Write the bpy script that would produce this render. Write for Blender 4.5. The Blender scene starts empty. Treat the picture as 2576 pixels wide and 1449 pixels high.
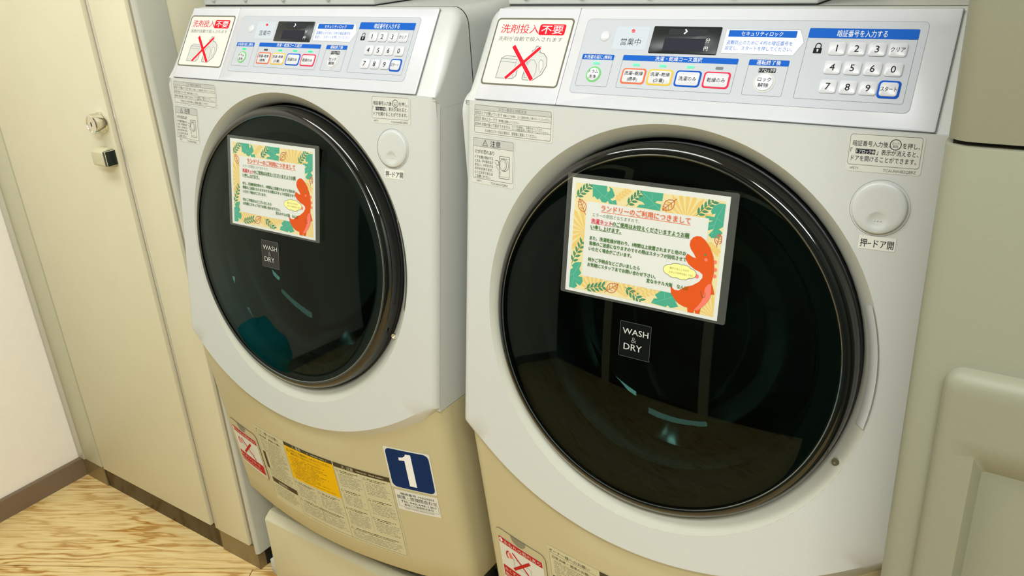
import bpy, bmesh, math, random
from mathutils import Vector, Matrix
from mathutils.geometry import tessellate_polygon
random.seed(7)
C = bpy.context.scene.collection

# ------------------------------------------------------------------ camera, world, light, exposure
CAM_H = 1.42
Rwc = ((0.82339638, 0.56450041, -0.05794552), (0.18041647, -0.35723097, -0.91642563), (-0.53802258, 0.74412722, -0.39598786))
cd = bpy.data.cameras.new('camera'); cam = bpy.data.objects.new('camera', cd); C.objects.link(cam)
cd.sensor_width = 36; cd.lens = 2102.56 / 2576 * 36; cd.clip_start = .02
Mx = Matrix(((Rwc[0][0], -Rwc[1][0], -Rwc[2][0]), (Rwc[0][1], -Rwc[1][1], -Rwc[2][1]), (Rwc[0][2], -Rwc[1][2], -Rwc[2][2]))).to_4x4()
Mx.translation = Vector((0, -.93, CAM_H)); cam.matrix_world = Mx
bpy.context.scene.camera = cam
w = bpy.data.worlds.new('world'); bpy.context.scene.world = w; w.use_nodes = True
w.node_tree.nodes['Background'].inputs[0].default_value = (.8, .85, .9, 1)
w.node_tree.nodes['Background'].inputs[1].default_value = .05
def area(name, loc, size, power, col, rot=(0, 0, 0)):
    l = bpy.data.lights.new(name, 'AREA'); l.shape = 'RECTANGLE'; l.size, l.size_y = size; l.energy = power; l.color = col
    o = bpy.data.objects.new(name, l); o.location = loc; o.rotation_euler = rot; C.objects.link(o); return o
LIGHTS = [((-1.2, -.82, 2.42), (1.4, .42)), ((.45, -1.5, 2.42), (1.3, .34))]  # second entry is a fill light added to brighten, no source seen there
for i, (p, s) in enumerate(LIGHTS):
    area('unseen_ceiling_light', p, s, (22, 50)[i], (.96, 1, .985))
vs = bpy.context.scene.view_settings
vs.view_transform = 'Standard'; vs.look = 'None'; vs.exposure = .03; vs.gamma = 1; vs.use_curve_mapping = False

# ------------------------------------------------------------------ materials
def lin(c):
    r = []
    for v in c:
        v /= 255.
        r.append(v / 12.92 if v <= .04045 else ((v + .055) / 1.055) ** 2.4)
    return tuple(r)
MATS = {}
def mat(name, rgb, rough=.45, metal=0, spec=.5, noise=.03, nscale=60, bump=0, emit=0, coat=0, raw=False):
    if name in MATS: return MATS[name]
    m = bpy.data.materials.new(name); m.use_nodes = True; nt = m.node_tree; b = nt.nodes['Principled BSDF']
    col = rgb if raw else lin(rgb)
    tc = nt.nodes.new('ShaderNodeTexCoord'); nz = nt.nodes.new('ShaderNodeTexNoise'); nz.inputs['Scale'].default_value = nscale; nz.inputs['Detail'].default_value = 3
    nt.links.new(tc.outputs['Object'], nz.inputs['Vector'])
    mx = nt.nodes.new('ShaderNodeMix'); mx.data_type = 'RGBA'
    mx.inputs[6].default_value = (*[c * (1 - noise) for c in col], 1); mx.inputs[7].default_value = (*[min(1, c * (1 + noise)) for c in col], 1)
    nt.links.new(nz.outputs['Fac'], mx.inputs[0]); nt.links.new(mx.outputs[2], b.inputs['Base Color'])
    b.inputs['Roughness'].default_value = rough; b.inputs['Metallic'].default_value = metal
    b.inputs['Specular IOR Level'].default_value = spec
    if coat: b.inputs['Coat Weight'].default_value = coat; b.inputs['Coat Roughness'].default_value = .08
    if emit:
        b.inputs['Emission Color'].default_value = (*col, 1); b.inputs['Emission Strength'].default_value = emit
    if bump:
        bp = nt.nodes.new('ShaderNodeBump'); bp.inputs['Strength'].default_value = bump; bp.inputs['Distance'].default_value = .001
        nt.links.new(nz.outputs['Fac'], bp.inputs['Height']); nt.links.new(bp.outputs[0], b.inputs['Normal'])
    MATS[name] = m; return m
def glass(name, tint, rough=.02, ior=1.5, gl=1.0):
    m = bpy.data.materials.new(name); m.use_nodes = True; nt = m.node_tree; nt.nodes.clear()
    out = nt.nodes.new('ShaderNodeOutputMaterial'); mx = nt.nodes.new('ShaderNodeMixShader')
    lw = nt.nodes.new('ShaderNodeLayerWeight'); lw.inputs[0].default_value = .5
    pw = nt.nodes.new('ShaderNodeMath'); pw.operation = 'POWER'; pw.inputs[1].default_value = 5; nt.links.new(lw.outputs['Facing'], pw.inputs[0])
    fr = nt.nodes.new('ShaderNodeMath'); fr.operation = 'MULTIPLY_ADD'; f0 = ((ior - 1) / (ior + 1)) ** 2; fr.inputs[1].default_value = 1 - f0; fr.inputs[2].default_value = f0; nt.links.new(pw.outputs[0], fr.inputs[0])
    tr = nt.nodes.new('ShaderNodeBsdfTransparent')
    tc = nt.nodes.new('ShaderNodeTexCoord'); nz = nt.nodes.new('ShaderNodeTexNoise'); nz.inputs['Scale'].default_value = 8
    mc = nt.nodes.new('ShaderNodeMix'); mc.data_type = 'RGBA'
    mc.inputs[6].default_value = (*[t * .96 for t in tint], 1); mc.inputs[7].default_value = (*tint, 1)
    nt.links.new(tc.outputs['Object'], nz.inputs['Vector']); nt.links.new(nz.outputs['Fac'], mc.inputs[0]); nt.links.new(mc.outputs[2], tr.inputs[0])
    g = nt.nodes.new('ShaderNodeBsdfGlossy'); g.inputs['Roughness'].default_value = rough; g.inputs[0].default_value = (gl * .82, gl, gl * .94, 1)
    nt.links.new(fr.outputs[0], mx.inputs[0]); nt.links.new(tr.outputs[0], mx.inputs[1]); nt.links.new(g.outputs[0], mx.inputs[2]); nt.links.new(mx.outputs[0], out.inputs[0])
    return m
WHITE = mat('white_plastic', (201, 203, 199), .32, nscale=400, bump=.05)
WHITE_SHADED = mat('white_plastic_shaded', (196, 187, 150), .4, nscale=400, bump=.05)  # white plastic of the lower body, its warm shade put into the colour
PANELW = mat('panel_white', (212, 212, 217), .3)
RINGM = mat('ring_grey_plastic', (196, 196, 182), .38)
BEIGE = mat('beige_panel', (229, 223, 196), .5, nscale=15)
WALLM = mat('wall_paint', (252, 246, 238), .8, nscale=40, bump=.1)
DARK = mat('dark_void', (18, 18, 16), .7)
ALU = mat('aluminium', (165, 160, 148), .4, metal=.5)
ALUL = mat('aluminium_light', (205, 203, 188), .35, metal=.3)
STEEL = mat('steel', (190, 186, 172), .22, metal=1)
CHROME = mat('chrome', (225, 220, 205), .12, metal=1)
BROWN = mat('brown_vinyl', (125, 106, 86), .5)
KICK = mat('dark_kick_metal', (70, 58, 36), .16, metal=.7)
KICKL = mat('brown_kick', (140, 122, 86), .3, metal=.3)
APPL = mat('off_white_appliance', (140, 140, 120), .5, nscale=500, bump=.08)
GLOSSB = mat('gloss_black', (6, 12, 12), .06, coat=.5)
RUBBER = mat('rubber', (26, 28, 27), .5)
DRUM = mat('drum_steel', (110, 112, 112), .25, metal=1, nscale=200)
TINT = glass('tinted_glass', (.22, .34, .32), ior=1.30)
CLEAR = glass('clear_bowl', (.85, .9, .88))
FILM = glass('laminate_film', (.92, .92, .9), rough=.12, ior=1.45)
_nt = FILM.node_tree; _o = [n for n in _nt.nodes if n.type == 'OUTPUT_MATERIAL'][0]; _m = _o.inputs[0].links[0].from_node
_d = _nt.nodes.new('ShaderNodeBsdfDiffuse'); _d.inputs[0].default_value = (.62, .64, .58, 1); _x = _nt.nodes.new('ShaderNodeMixShader'); _x.inputs[0].default_value = .10
_nt.links.new(_m.outputs[0], _x.inputs[1]); _nt.links.new(_d.outputs[0], _x.inputs[2]); _nt.links.new(_x.outputs[0], _o.inputs[0])
K = {}   # ink colours
for n, c in dict(black=(22, 24, 26), grey=(120, 120, 115), lgrey=(205, 205, 200), frame=(112, 108, 92), line=(150, 152, 158), red=(222, 18, 38), blue=(18, 92, 190),
                 btxt=(70, 120, 205), white=(244, 244, 244), orange=(226, 112, 70), yellow=(230, 190, 70), green=(108, 196, 104), crimson=(222, 50, 84), sblue=(16, 84, 190),
                 plate=(196, 203, 212), pgrey=(192, 195, 202), sheet=(208, 208, 199), hdr=(188, 188, 182), dgreen=(58, 110, 30), pred=(214, 24, 60), ptitle=(224, 104, 52),
                 pyel=(252, 234, 176), pray=(250, 212, 112), teal=(0, 178, 146), sprig=(24, 140, 92), dino=(212, 84, 30), pink=(236, 120, 104), bub=(238, 232, 150), oleaf=(206, 92, 30),
                 navy=(8, 44, 96), ink=(74, 66, 46), docyel=(238, 186, 0), brown=(92, 78, 52), tealv=(110, 205, 185), silver=(190, 192, 186), lcd=(40, 40, 52), dgrey=(44, 47, 51), rlab=(190, 34, 30), doc=(206, 200, 164), body=(222, 221, 212)).items():
    K[n] = mat('ink_' + n, c, .6, noise=.01, spec=.12)
K['screen'] = mat('screen_black', (14, 22, 26), .3)

# ------------------------------------------------------------------ helpers
def tag(o, label=None, cat=None, group=None, kind=None):
    if label: o['label'] = label
    if cat: o['category'] = cat
    if group: o['group'] = group
    if kind: o['kind'] = kind
    return o
def empty(name, loc):
    o = bpy.data.objects.new(name, None); o.location = loc; o.empty_display_size = .05; C.objects.link(o); return o
class MB:
    def __init__(s): s.v = []; s.f = []; s.m = []; s.mats = []
    def mi(s, m):
        if m not in s.mats: s.mats.append(m)
        return s.mats.index(m)
    def add(s, vs, fs, m):
        k = len(s.v); i = s.mi(m); s.v += [tuple(v) for v in vs]; s.f += [tuple(k + a for a in f) for f in fs]; s.m += [i] * len(fs)
    def box(s, a, b, m):
        x0, y0, z0 = a; x1, y1, z1 = b
        s.add([(x0, y0, z0), (x1, y0, z0), (x1, y1, z0), (x0, y1, z0), (x0, y0, z1), (x1, y0, z1), (x1, y1, z1), (x0, y1, z1)],
              [(0, 3, 2, 1), (4, 5, 6, 7), (0, 1, 5, 4), (1, 2, 6, 5), (2, 3, 7, 6), (3, 0, 4, 7)], m)
    def grid(s, P, m, closed=False, flip=False):
        n = len(P); k = len(P[0]); vs = [q for r in P for q in r]; fs = []
        for i in range(n - 1):
            for j in range(k if closed else k - 1):
                a, b = i * k + j, i * k + (j + 1) % k; c, d = b + k, a + k
                fs.append((a, d, c, b) if flip else (a, b, c, d))
        s.add(vs, fs, m)
    def prism(s, poly, ax, t0, t1, m):
        # poly in the two other axes, extruded along ax
        def P(q, t):
            return {'x': (t, q[0], q[1]), 'y': (q[0], t, q[1]), 'z': (q[0], q[1], t)}[ax]
        n = len(poly); tri = tessellate_polygon([[Vector((*q, 0)) for q in poly]])
        vs = [P(q, t0) for q in poly] + [P(q, t1) for q in poly]
        fs = [(i, (i + 1) % n, n + (i + 1) % n, n + i) for i in range(n)] + [tuple(t) for t in tri] + [tuple(n + a for a in reversed(t)) for t in tri]
        s.add(vs, fs, m)
    def build(s, name, parent=None, off=(0, 0, 0), smooth=35, bevel=0, seg=2, fix=True, mesh=None):
        me = bpy.data.meshes.new(name); me.from_pydata([(v[0] + off[0], v[1] + off[1], v[2] + off[2]) for v in s.v], [], s.f)
        for m in s.mats: me.materials.append(m)
        me.polygons.foreach_set('material_index', s.m)
        if fix:
            bm = bmesh.new(); bm.from_mesh(me); bmesh.ops.remove_doubles(bm, verts=bm.verts, dist=1e-6)
            bmesh.ops.recalc_face_normals(bm, faces=bm.faces)
            if bevel:
                es = [e for e in bm.edges if len(e.link_faces) == 2 and e.calc_face_angle(0) > .6]
                bmesh.ops.bevel(bm, geom=es, offset=bevel, segments=seg, profile=.5, affect='EDGES', clamp_overlap=True)
            bm.to_mesh(me); bm.free()
        if smooth:
            me.shade_smooth(); me.set_sharp_from_angle(angle=math.radians(smooth))
        o = bpy.data.objects.new(name, me); C.objects.link(o)
        if parent: o.parent = parent
        return o
_fo = bpy.data.objects.new('tmp_font', bpy.data.curves.new('tmp_font', 'FONT')); C.objects.link(_fo)
_fo.data.resolution_u = 2
_cache = {}
def glyphs(t, shear=0, bold=0, space=1):
    key = (t, shear, bold, space)
    if key in _cache: return _cache[key]
    c = _fo.data; c.body = t; c.shear = shear; c.offset = bold; c.space_character = space
    dg = bpy.context.evaluated_depsgraph_get(); dg.update(); e = _fo.evaluated_get(dg); me = e.to_mesh()
    v = [(q.co.x, q.co.y) for q in me.vertices]; f = [tuple(p.vertices) for p in me.polygons]; e.to_mesh_clear()
    _cache[key] = (v, f); return _cache[key]
class Ink(MB):
    """flat print laid on a surface map F(x, y, h)"""
    def __init__(s, F, h=.0003): super().__init__(); s.F = F; s.h = h
    def tf(s, pts, h): return [s.F(x, y, s.h + h) for x, y in pts]
    def poly(s, pts, m, h=0):
        tri = tessellate_polygon([[Vector((x, y, 0)) for x, y in pts]]); s.add(s.tf(pts, h), tri, K.get(m, m) if isinstance(m, str) else m)
    def rows(s, x0, x1, y0, y1, m, r=0, h=0, nx=6, ny=None):
        m = K[m] if isinstance(m, str) else m
        ny = ny or max(1, int((y1 - y0) / .02)); lv = []
        if r:
            a = [y0 + r - r * math.cos(t * math.pi / 10) for t in range(6)]; lv = a + [y0 + r + (y1 - y0 - 2 * r) * i / ny for i in range(1, ny)] + [y0 + y1 - q for q in reversed(a)]
        else: lv = [y0 + (y1 - y0) * i / ny for i in range(ny + 1)]
        P = []
        for y in lv:
            i = 0
            if r and y < y0 + r: i = r - math.sqrt(max(0, r * r - (y0 + r - y) ** 2))
            if r and y > y1 - r: i = r - math.sqrt(max(0, r * r - (y - y1 + r) ** 2))
            P.append([s.F(x0 + i + (x1 - x0 - 2 * i) * k / nx, y, s.h + h) for k in range(nx + 1)])
        s.grid(P, m)
    rect = rows
    def path(s, pts, wd, m, h=0, closed=False):
        m = K[m] if isinstance(m, str) else m; n = len(pts); L = []; R = []
        for i in range(n):
            if closed: a, b = pts[i - 1], pts[(i + 1) % n]
            else: a, b = pts[max(0, i - 1)], pts[min(n - 1, i + 1)]
            dx, dy = b[0] - a[0], b[1] - a[1]; l = math.hypot(dx, dy) or 1; nx_, ny_ = -dy / l * wd / 2, dx / l * wd / 2
            if 0 < i < n - 1 or closed:
                p = pts[i]; q = pts[(i + 1) % n]; e = math.hypot(q[0] - p[0], q[1] - p[1]) or 1
                cs = abs((q[0] - p[0]) / e * dx / l + (q[1] - p[1]) / e * dy / l); k = 1 / max(cs, .6); nx_ *= k; ny_ *= k
            L.append((pts[i][0] + nx_, pts[i][1] + ny_)); R.append((pts[i][0] - nx_, pts[i][1] - ny_))
        A = s.tf(L, h); B = s.tf(R, h)
        if closed: A.append(A[0]); B.append(B[0])
        s.grid([A, B], m)
    def line(s, a, b, wd, m, h=0):
        n = max(1, int(math.hypot(b[0] - a[0], b[1] - a[1]) / .02)); s.path([(a[0] + (b[0] - a[0]) * i / n, a[1] + (b[1] - a[1]) * i / n) for i in range(n + 1)], wd, m, h)
    def rrpts(s, x0, x1, y0, y1, r):
        p = []
        for cx, cy, t0 in ((x1 - r, y0 + r, -90), (x1 - r, y1 - r, 0), (x0 + r, y1 - r, 90), (x0 + r, y0 + r, 180)):
            for i in range(6): t = math.radians(t0 + 18 * i); p.append((cx + r * math.cos(t), cy + r * math.sin(t)))
        q = []
        for i, a in enumerate(p):
            q.append(a); b = p[(i + 1) % len(p)]; d = math.hypot(b[0] - a[0], b[1] - a[1])
            for k in range(1, int(d / .02) + 1): q.append((a[0] + (b[0] - a[0]) * k / (int(d / .02) + 1), a[1] + (b[1] - a[1]) * k / (int(d / .02) + 1)))
        return q
    def frame(s, x0, x1, y0, y1, r, wd, m, h=0): s.path(s.rrpts(x0, x1, y0, y1, r), wd, m, h, True)
    def disc(s, cx, cy, r, m, h=0, ry=None):
        ry = ry or r; s.poly([(cx + r * math.cos(t * math.pi / 12), cy + ry * math.sin(t * math.pi / 12)) for t in range(24)], m, h)
    def ring(s, cx, cy, r, wd, m, h=0, ry=None):
        ry = ry or r; s.path([(cx + r * math.cos(t * math.pi / 16), cy + ry * math.sin(t * math.pi / 16)) for t in range(32)], wd, m, h, True)
    def text(s, t, x, y, size, m, al='l', width=None, shear=0, bold=0, h=.0002, rot=0):
        """size = em height; y = baseline; width = fit to width"""
        if bold:
            for k_, dd in enumerate((-.5, .5)): s.text(t, x + dd * bold * size * 1.6, y, size, m, al, width, shear, 0, h + k_ * .00002 * (100 if size > 1 else 1) * (.5 if size > 1 else 1), rot)
            return
        v, f = glyphs(t, shear, 0)
        if not v: return
        m = K[m] if isinstance(m, str) else m
        x0 = min(q[0] for q in v); x1 = max(q[0] for q in v); sx = size
        if width: sx = width / (x1 - x0)
        ox = {'l': x - x0 * sx, 'c': x - (x0 + x1) / 2 * sx, 'r': x - x1 * sx}[al]
        P = [(q[0] * sx + ox, q[1] * size + y) for q in v]
        s.add(s.tf(P, h), f, m)
    def scrib(s, x0, x1, y, m, hh=.0012, seed=0, dens=.8, h=.0001):
        """illegibly small print: a row of tiny marks"""
        R = random.Random(int(x0 * 1e4) * 7 + int(y * 1e5) + seed); x = x0
        while x < x1:
            wd = R.uniform(.0007, .0022); a = R.uniform(.5, 1) * hh
            if R.random() < dens: s.poly([(x, y), (min(x + wd, x1), y), (min(x + wd, x1), y + a), (x, y + a)], m, h)
            x += wd + R.uniform(.0003, .0007)

# ------------------------------------------------------------------ the setting
XL, XR, YB, YF, ZC = -2.287, 1.35, .78, -2.25, 2.5
def slab(name, a, b, m, kind='structure'):
    k = MB(); k.box(a, b, m); return tag(k.build(name, smooth=0), kind=kind)
fb = MB(); fb.box((XL, YF, -.05), (XR, YB, -.006), mat('floor_joint', (96, 70, 36), .8)); floor = tag(fb.build('floor', smooth=0), kind='structure')
def wood():
    m = bpy.data.materials.new('ash_wood_vinyl'); m.use_nodes = True; nt = m.node_tree; b = nt.nodes['Principled BSDF']; N = nt.nodes.new; L = nt.links.new
    tc = N('ShaderNodeTexCoord'); oi = N('ShaderNodeObjectInfo'); add = N('ShaderNodeVectorMath'); add.operation = 'MULTIPLY_ADD'
    cmb = N('ShaderNodeCombineXYZ'); L(oi.outputs['Random'], cmb.inputs[0]); L(oi.outputs['Random'], cmb.inputs[1]); L(oi.outputs['Random'], cmb.inputs[2])
    add.inputs[1].default_value = (9.1, 5.3, 3.7); L(cmb.outputs[0], add.inputs[0]); L(tc.outputs['Object'], add.inputs[2])
    mp = N('ShaderNodeMapping'); mp.inputs['Scale'].default_value = (.9, 7.0, 1); L(add.outputs[0], mp.inputs[0])
    n1 = N('ShaderNodeTexNoise'); n1.inputs['Scale'].default_value = 1.5; n1.inputs['Detail'].default_value = 5; n1.inputs['Roughness'].default_value = .55; L(mp.outputs[0], n1.inputs['Vector'])
    mul = N('ShaderNodeMath'); mul.operation = 'MULTIPLY'; mul.inputs[1].default_value = 34; L(n1.outputs['Fac'], mul.inputs[0])
    sep = N('ShaderNodeSeparateXYZ'); L(add.outputs[0], sep.inputs[0])
    ma = N('ShaderNodeMath'); ma.operation = 'MULTIPLY_ADD'; ma.inputs[1].default_value = 30; L(sep.outputs[1], ma.inputs[0]); L(mul.outputs[0], ma.inputs[2])
    sn = N('ShaderNodeMath'); sn.operation = 'SINE'; mu2 = N('ShaderNodeMath'); mu2.operation = 'MULTIPLY'; mu2.inputs[1].default_value = 2.2; L(ma.outputs[0], mu2.inputs[0]); L(mu2.outputs[0], sn.inputs[0])
    cr = N('ShaderNodeValToRGB'); e = cr.color_ramp.elements
    e[0].position = .0; e[0].color = (*lin((176, 122, 48)), 1); e[1].position = .26; e[1].color = (*lin((226, 190, 122)), 1)
    for p, c in ((.08, (204, 156, 78)), (.6, (236, 206, 144)), (1, (242, 216, 156))):
        q = cr.color_ramp.elements.new(p); q.color = (*lin(c), 1)
    mr = N('ShaderNodeMapRange'); mr.inputs[1].default_value = -1; mr.inputs[2].default_value = 1; L(sn.outputs[0], mr.inputs[0]); L(mr.outputs[0], cr.inputs[0])
    mp2 = N('ShaderNodeMapping'); mp2.inputs['Scale'].default_value = (6, 90, 1); L(add.outputs[0], mp2.inputs[0])
    n2 = N('ShaderNodeTexNoise'); n2.inputs['Scale'].default_value = 2; n2.inputs['Detail'].default_value = 4; L(mp2.outputs[0], n2.inputs['Vector'])
    mx = N('ShaderNodeMix'); mx.data_type = 'RGBA'; mx.blend_type = 'MULTIPLY'; mx.inputs[0].default_value = .5
    cr2 = N('ShaderNodeValToRGB'); cr2.color_ramp.elements[0].position = .35; cr2.color_ramp.elements[0].color = (.72, .64, .5, 1); cr2.color_ramp.elements[1].position = .6; L(n2.outputs['Fac'], cr2.inputs[0])
    mp3 = N('ShaderNodeMapping'); mp3.inputs['Scale'].default_value = (1, 2.5, 1); L(add.outputs[0], mp3.inputs[0])
    n3 = N('ShaderNodeTexNoise'); n3.inputs['Scale'].default_value = 3; L(mp3.outputs[0], n3.inputs['Vector'])
    mx2 = N('ShaderNodeMix'); mx2.data_type = 'RGBA'; mx2.inputs[7].default_value = (*lin((240, 212, 152)), 1)
    mr3 = N('ShaderNodeMapRange'); mr3.inputs[1].default_value = .38; mr3.inputs[2].default_value = .62; mr3.inputs[4].default_value = .6; L(n3.outputs['Fac'], mr3.inputs[0])
    L(mr3.outputs[0], mx2.inputs[0]); L(cr.outputs[0], mx2.inputs[6]); L(mx2.outputs[2], mx.inputs[6]); L(cr2.outputs[0], mx.inputs[7]); L(mx.outputs[2], b.inputs['Base Color'])
    b.inputs['Roughness'].default_value = .38
    bp = N('ShaderNodeBump'); bp.inputs['Strength'].default_value = .15; bp.inputs['Distance'].default_value = .001; L(n2.outputs['Fac'], bp.inputs['Height']); L(bp.outputs[0], b.inputs['Normal'])
    return m
WOOD = wood()
def clip(poly, x0, x1, y0, y1):
    for ax, lim, sg in ((0, x0, 1), (0, x1, -1), (1, y0, 1), (1, y1, -1)):
        out = []
        for i in range(len(poly)):
            a, b = poly[i], poly[(i + 1) % len(poly)]; da, db = sg * (a[ax] - lim), sg * (b[ax] - lim)
            if da >= 0: out.append(a)
            if (da > 0) != (db > 0) and da != db: t = da / (da - db); out.append((a[0] + (b[0] - a[0]) * t, a[1] + (b[1] - a[1]) * t))
        poly = out
        if not poly: return []
    return poly
TH = math.radians(29.5); ct, st = math.cos(TH), math.sin(TH); OX, OY = -1.516, -.001; WP, LP, G = .46, 1.0, .0026
for row in range(-7, 7):
    offx = 0 if row == -1 else .05 if row == 0 else (.37 * row + .28) % LP
    for col in range(-5, 6):
        u0, u1 = col * LP + offx, (col + 1) * LP + offx; v0, v1 = row * WP, (row + 1) * WP
        cx, cy = OX + (u0 + u1) / 2 * ct - (v0 + v1) / 2 * st, OY + (u0 + u1) / 2 * st + (v0 + v1) / 2 * ct
        q = [(OX + u * ct - v * st, OY + u * st + v * ct) for u, v in ((u0 + G / 2, v0 + G / 2), (u1 - G / 2, v0 + G / 2), (u1 - G / 2, v1 - G / 2), (u0 + G / 2, v1 - G / 2))]
        q = clip(q, XL + .001, XR - .001, YF + .001, YB - .001)
        if len(q) < 3: continue
        lq = [((x - cx) * ct + (y - cy) * st, -(x - cx) * st + (y - cy) * ct) for x, y in q]
        k = MB(); k.prism(lq, 'z', -.006, 0, WOOD); o = k.build('plank', floor, smooth=0); o.location = (cx, cy, 0); o.rotation_euler = (0, 0, TH)
slab('wall_left', (XL - .1, YF, -.05), (XL, YB, ZC), WALLM)
slab('wall_back', (XL - .1, YB, -.05), (XR + .1, YB + .1, ZC), BEIGE)
slab('wall_right', (XR, YF, -.05), (XR + .1, YB, ZC), mat('wall_side', (214, 214, 204), .8))
slab('wall_front', (XL - .1, YF - .1, -.05), (XR + .1, YF, ZC), mat('wall_far', (70, 78, 70), .8))
slab('ceiling', (XL - .1, YF - .1, ZC), (XR + .1, YB + .1, ZC + .08), mat('ceiling_white', (225, 225, 218), .9))
b = MB(); b.prism([(XL, 0), (XL + .009, 0), (XL + .009, .058), (XL + .006, .062), (XL, .062)], 'y', YF, .0095, BROWN); tag(b.build('baseboard_left', smooth=0), kind='structure')
# a door in the wall behind the camera (seen only as a reflection in the washer doors)
d = MB(); d.box((-1.75, YF, 0), (-1.68, YF + .03, 2.05), BEIGE); d.box((-.92, YF, 0), (-.85, YF + .03, 2.05), BEIGE); d.box((-1.68, YF, 1.98), (-.92, YF + .03, 2.05), BEIGE)
dr = tag(d.build('door_1', smooth=0), kind='structure')
d = MB(); d.box((-1.675, YF + .002, .01), (-.925, YF + .02, 1.975), mat('door_leaf', (96, 92, 76), .6)); d.build('door_leaf', dr, smooth=0)
# ceiling light fixtures, out of view; the second holds the added fill light
for i, (p, s) in enumerate(LIGHTS):
    r = empty('unseen_ceiling_fixture', (p[0], p[1], ZC)); tag(r, ('long white ceiling light fixture over the washers', 'unseen fixture of the added fill light, nearer the far wall')[i], 'light', 'ceiling lights')
    k = MB(); hx, hy = s[0] / 2 + .03, s[1] / 2 + .03
    k.box((-hx, -hy, -.06), (-hx + .02, hy, 0), WHITE); k.box((hx - .02, -hy, -.06), (hx, hy, 0), WHITE); k.box((-hx, -hy, -.06), (hx, -hy + .02, 0), WHITE); k.box((-hx, hy - .02, -.06), (hx, hy, 0), WHITE); k.box((-hx, -hy, -.02), (hx, hy, 0), WHITE)
    k.build('housing', r, smooth=0)

# ------------------------------------------------------------------ storage cabinet on the left
cab = empty('storage_cabinet', (-1.885, .39, 0))
tag(cab, 'tall beige built-in cabinet with small lock and grey metal strips, left of the washers', 'cabinet')
CO = (1.885, -.39, 0); H2 = 2.42
def cbox(name, a, b, m, bevel=.0015, **kw):
    k = MB(); k.box(a, b, m); return k.build(name, cab, off=CO, bevel=bevel, smooth=35, **kw)
cbox('carcass', (-2.285, .03, .066), (-1.52, .775, H2), BEIGE)
cbox('filler_panel', (-2.252, .006, .066), (-2.166, .028, H2), mat('pale_filler', (204, 202, 176), .4))
cbox('wall_trim', (-2.286, .003, .064), (-2.254, .028, H2), ALUL)
door = cbox('door', (-2.156, .005, .066), (-1.669, .028, H2), BEIGE, .002)
cbox('side_rail', (-1.6675, .014, .066), (-1.651, .028, H2), ALU)
o = cbox('side_rail', (-1.651, .006, .066), (-1.6425, .028, H2), ALUL); tag(o, 'pale raised lip of the metal strip')
cbox('end_panel', (-1.641, .005, .066), (-1.519, .028, H2), BEIGE, .002)
cbox('corner_strip', (-1.518, .012, .066), (-1.505, .03, H2), ALU)
k = MB(); k.prism([(-1.505, .03)] + [(-1.499 + .009 * math.sin(t * math.pi / 12), .014 - .009 * math.cos(t * math.pi / 12)) for t in range(0, 7)] + [(-1.490, .072), (-1.505, .072)], 'z', .05, H2, mat('corner_post_white', (196, 196, 184), .4))
k.build('corner_post', cab, off=CO, smooth=40)
cbox('side_panel', (-1.519, .0725, .05), (-1.4925, .775, H2), BEIGE)
k = MB(); k.box((-2.286, .0095, 0), (-2.166, .03, .0635), KICKL); k.build('toe_kick', cab, off=CO, smooth=0)
k = MB(); k.box((-2.165, .0125, 0), (-1.642, .03, .065), KICK); k.build('toe_kick', cab, off=CO, smooth=0)
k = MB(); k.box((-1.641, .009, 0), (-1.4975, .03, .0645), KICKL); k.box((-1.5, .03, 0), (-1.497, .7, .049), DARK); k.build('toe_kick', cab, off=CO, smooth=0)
def lathe(prof, cx, cy, cz, ax, m, n=40, mb=None):
    """prof: (r, h); ax: function (r cos, r sin, h) -> xyz"""
    k = mb or MB(); P = [[ax(cx + r * math.cos(2 * math.pi * j / n), cz + r * math.sin(2 * math.pi * j / n), h) for j in range(n)] for r, h in prof]
    k.grid(P, m, closed=True); return k
fy = lambda x, z, h: (x, cyb - h, z)
cyb = .005
k = lathe([(.0215, 0), (.0215, .005), (.0205, .006), (.0205, .024), (.0200, .0255), (.0185, .0265), (.0160, .0265), (.0155, .0255), (.007, .0255), (.0001, .0255)], -1.696, 0, 1.098, fy, CHROME)
lk = k.build('lock', door, off=CO, smooth=30); 
k = MB(); k.box((-1.6972, cyb - .0259, 1.0935), (-1.6948, cyb - .0254, 1.1025), DARK); lathe([(.0018, .0260), (.0001, .0260)], -1.696, 0, 1.098, fy, DARK, 12, k); k.build('keyhole', lk, off=CO, smooth=0)
k = MB(); k.prism([(.005, 1.004), (-.003, 1.004), (-.0185, 1.0095), (-.0205, 1.012), (-.0205, 1.038), (-.019, 1.040), (-.006, 1.045), (.005, 1.045)], 'x', -1.727, -1.684, mat('beige_pull', (206, 200, 166), .4))
k.box((-1.684, -.0195, 1.0095), (-1.675, .005, 1.042), mat('pull_black', (10, 26, 24), .4)); k.build('handle', door, off=CO, bevel=.001)

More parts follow.
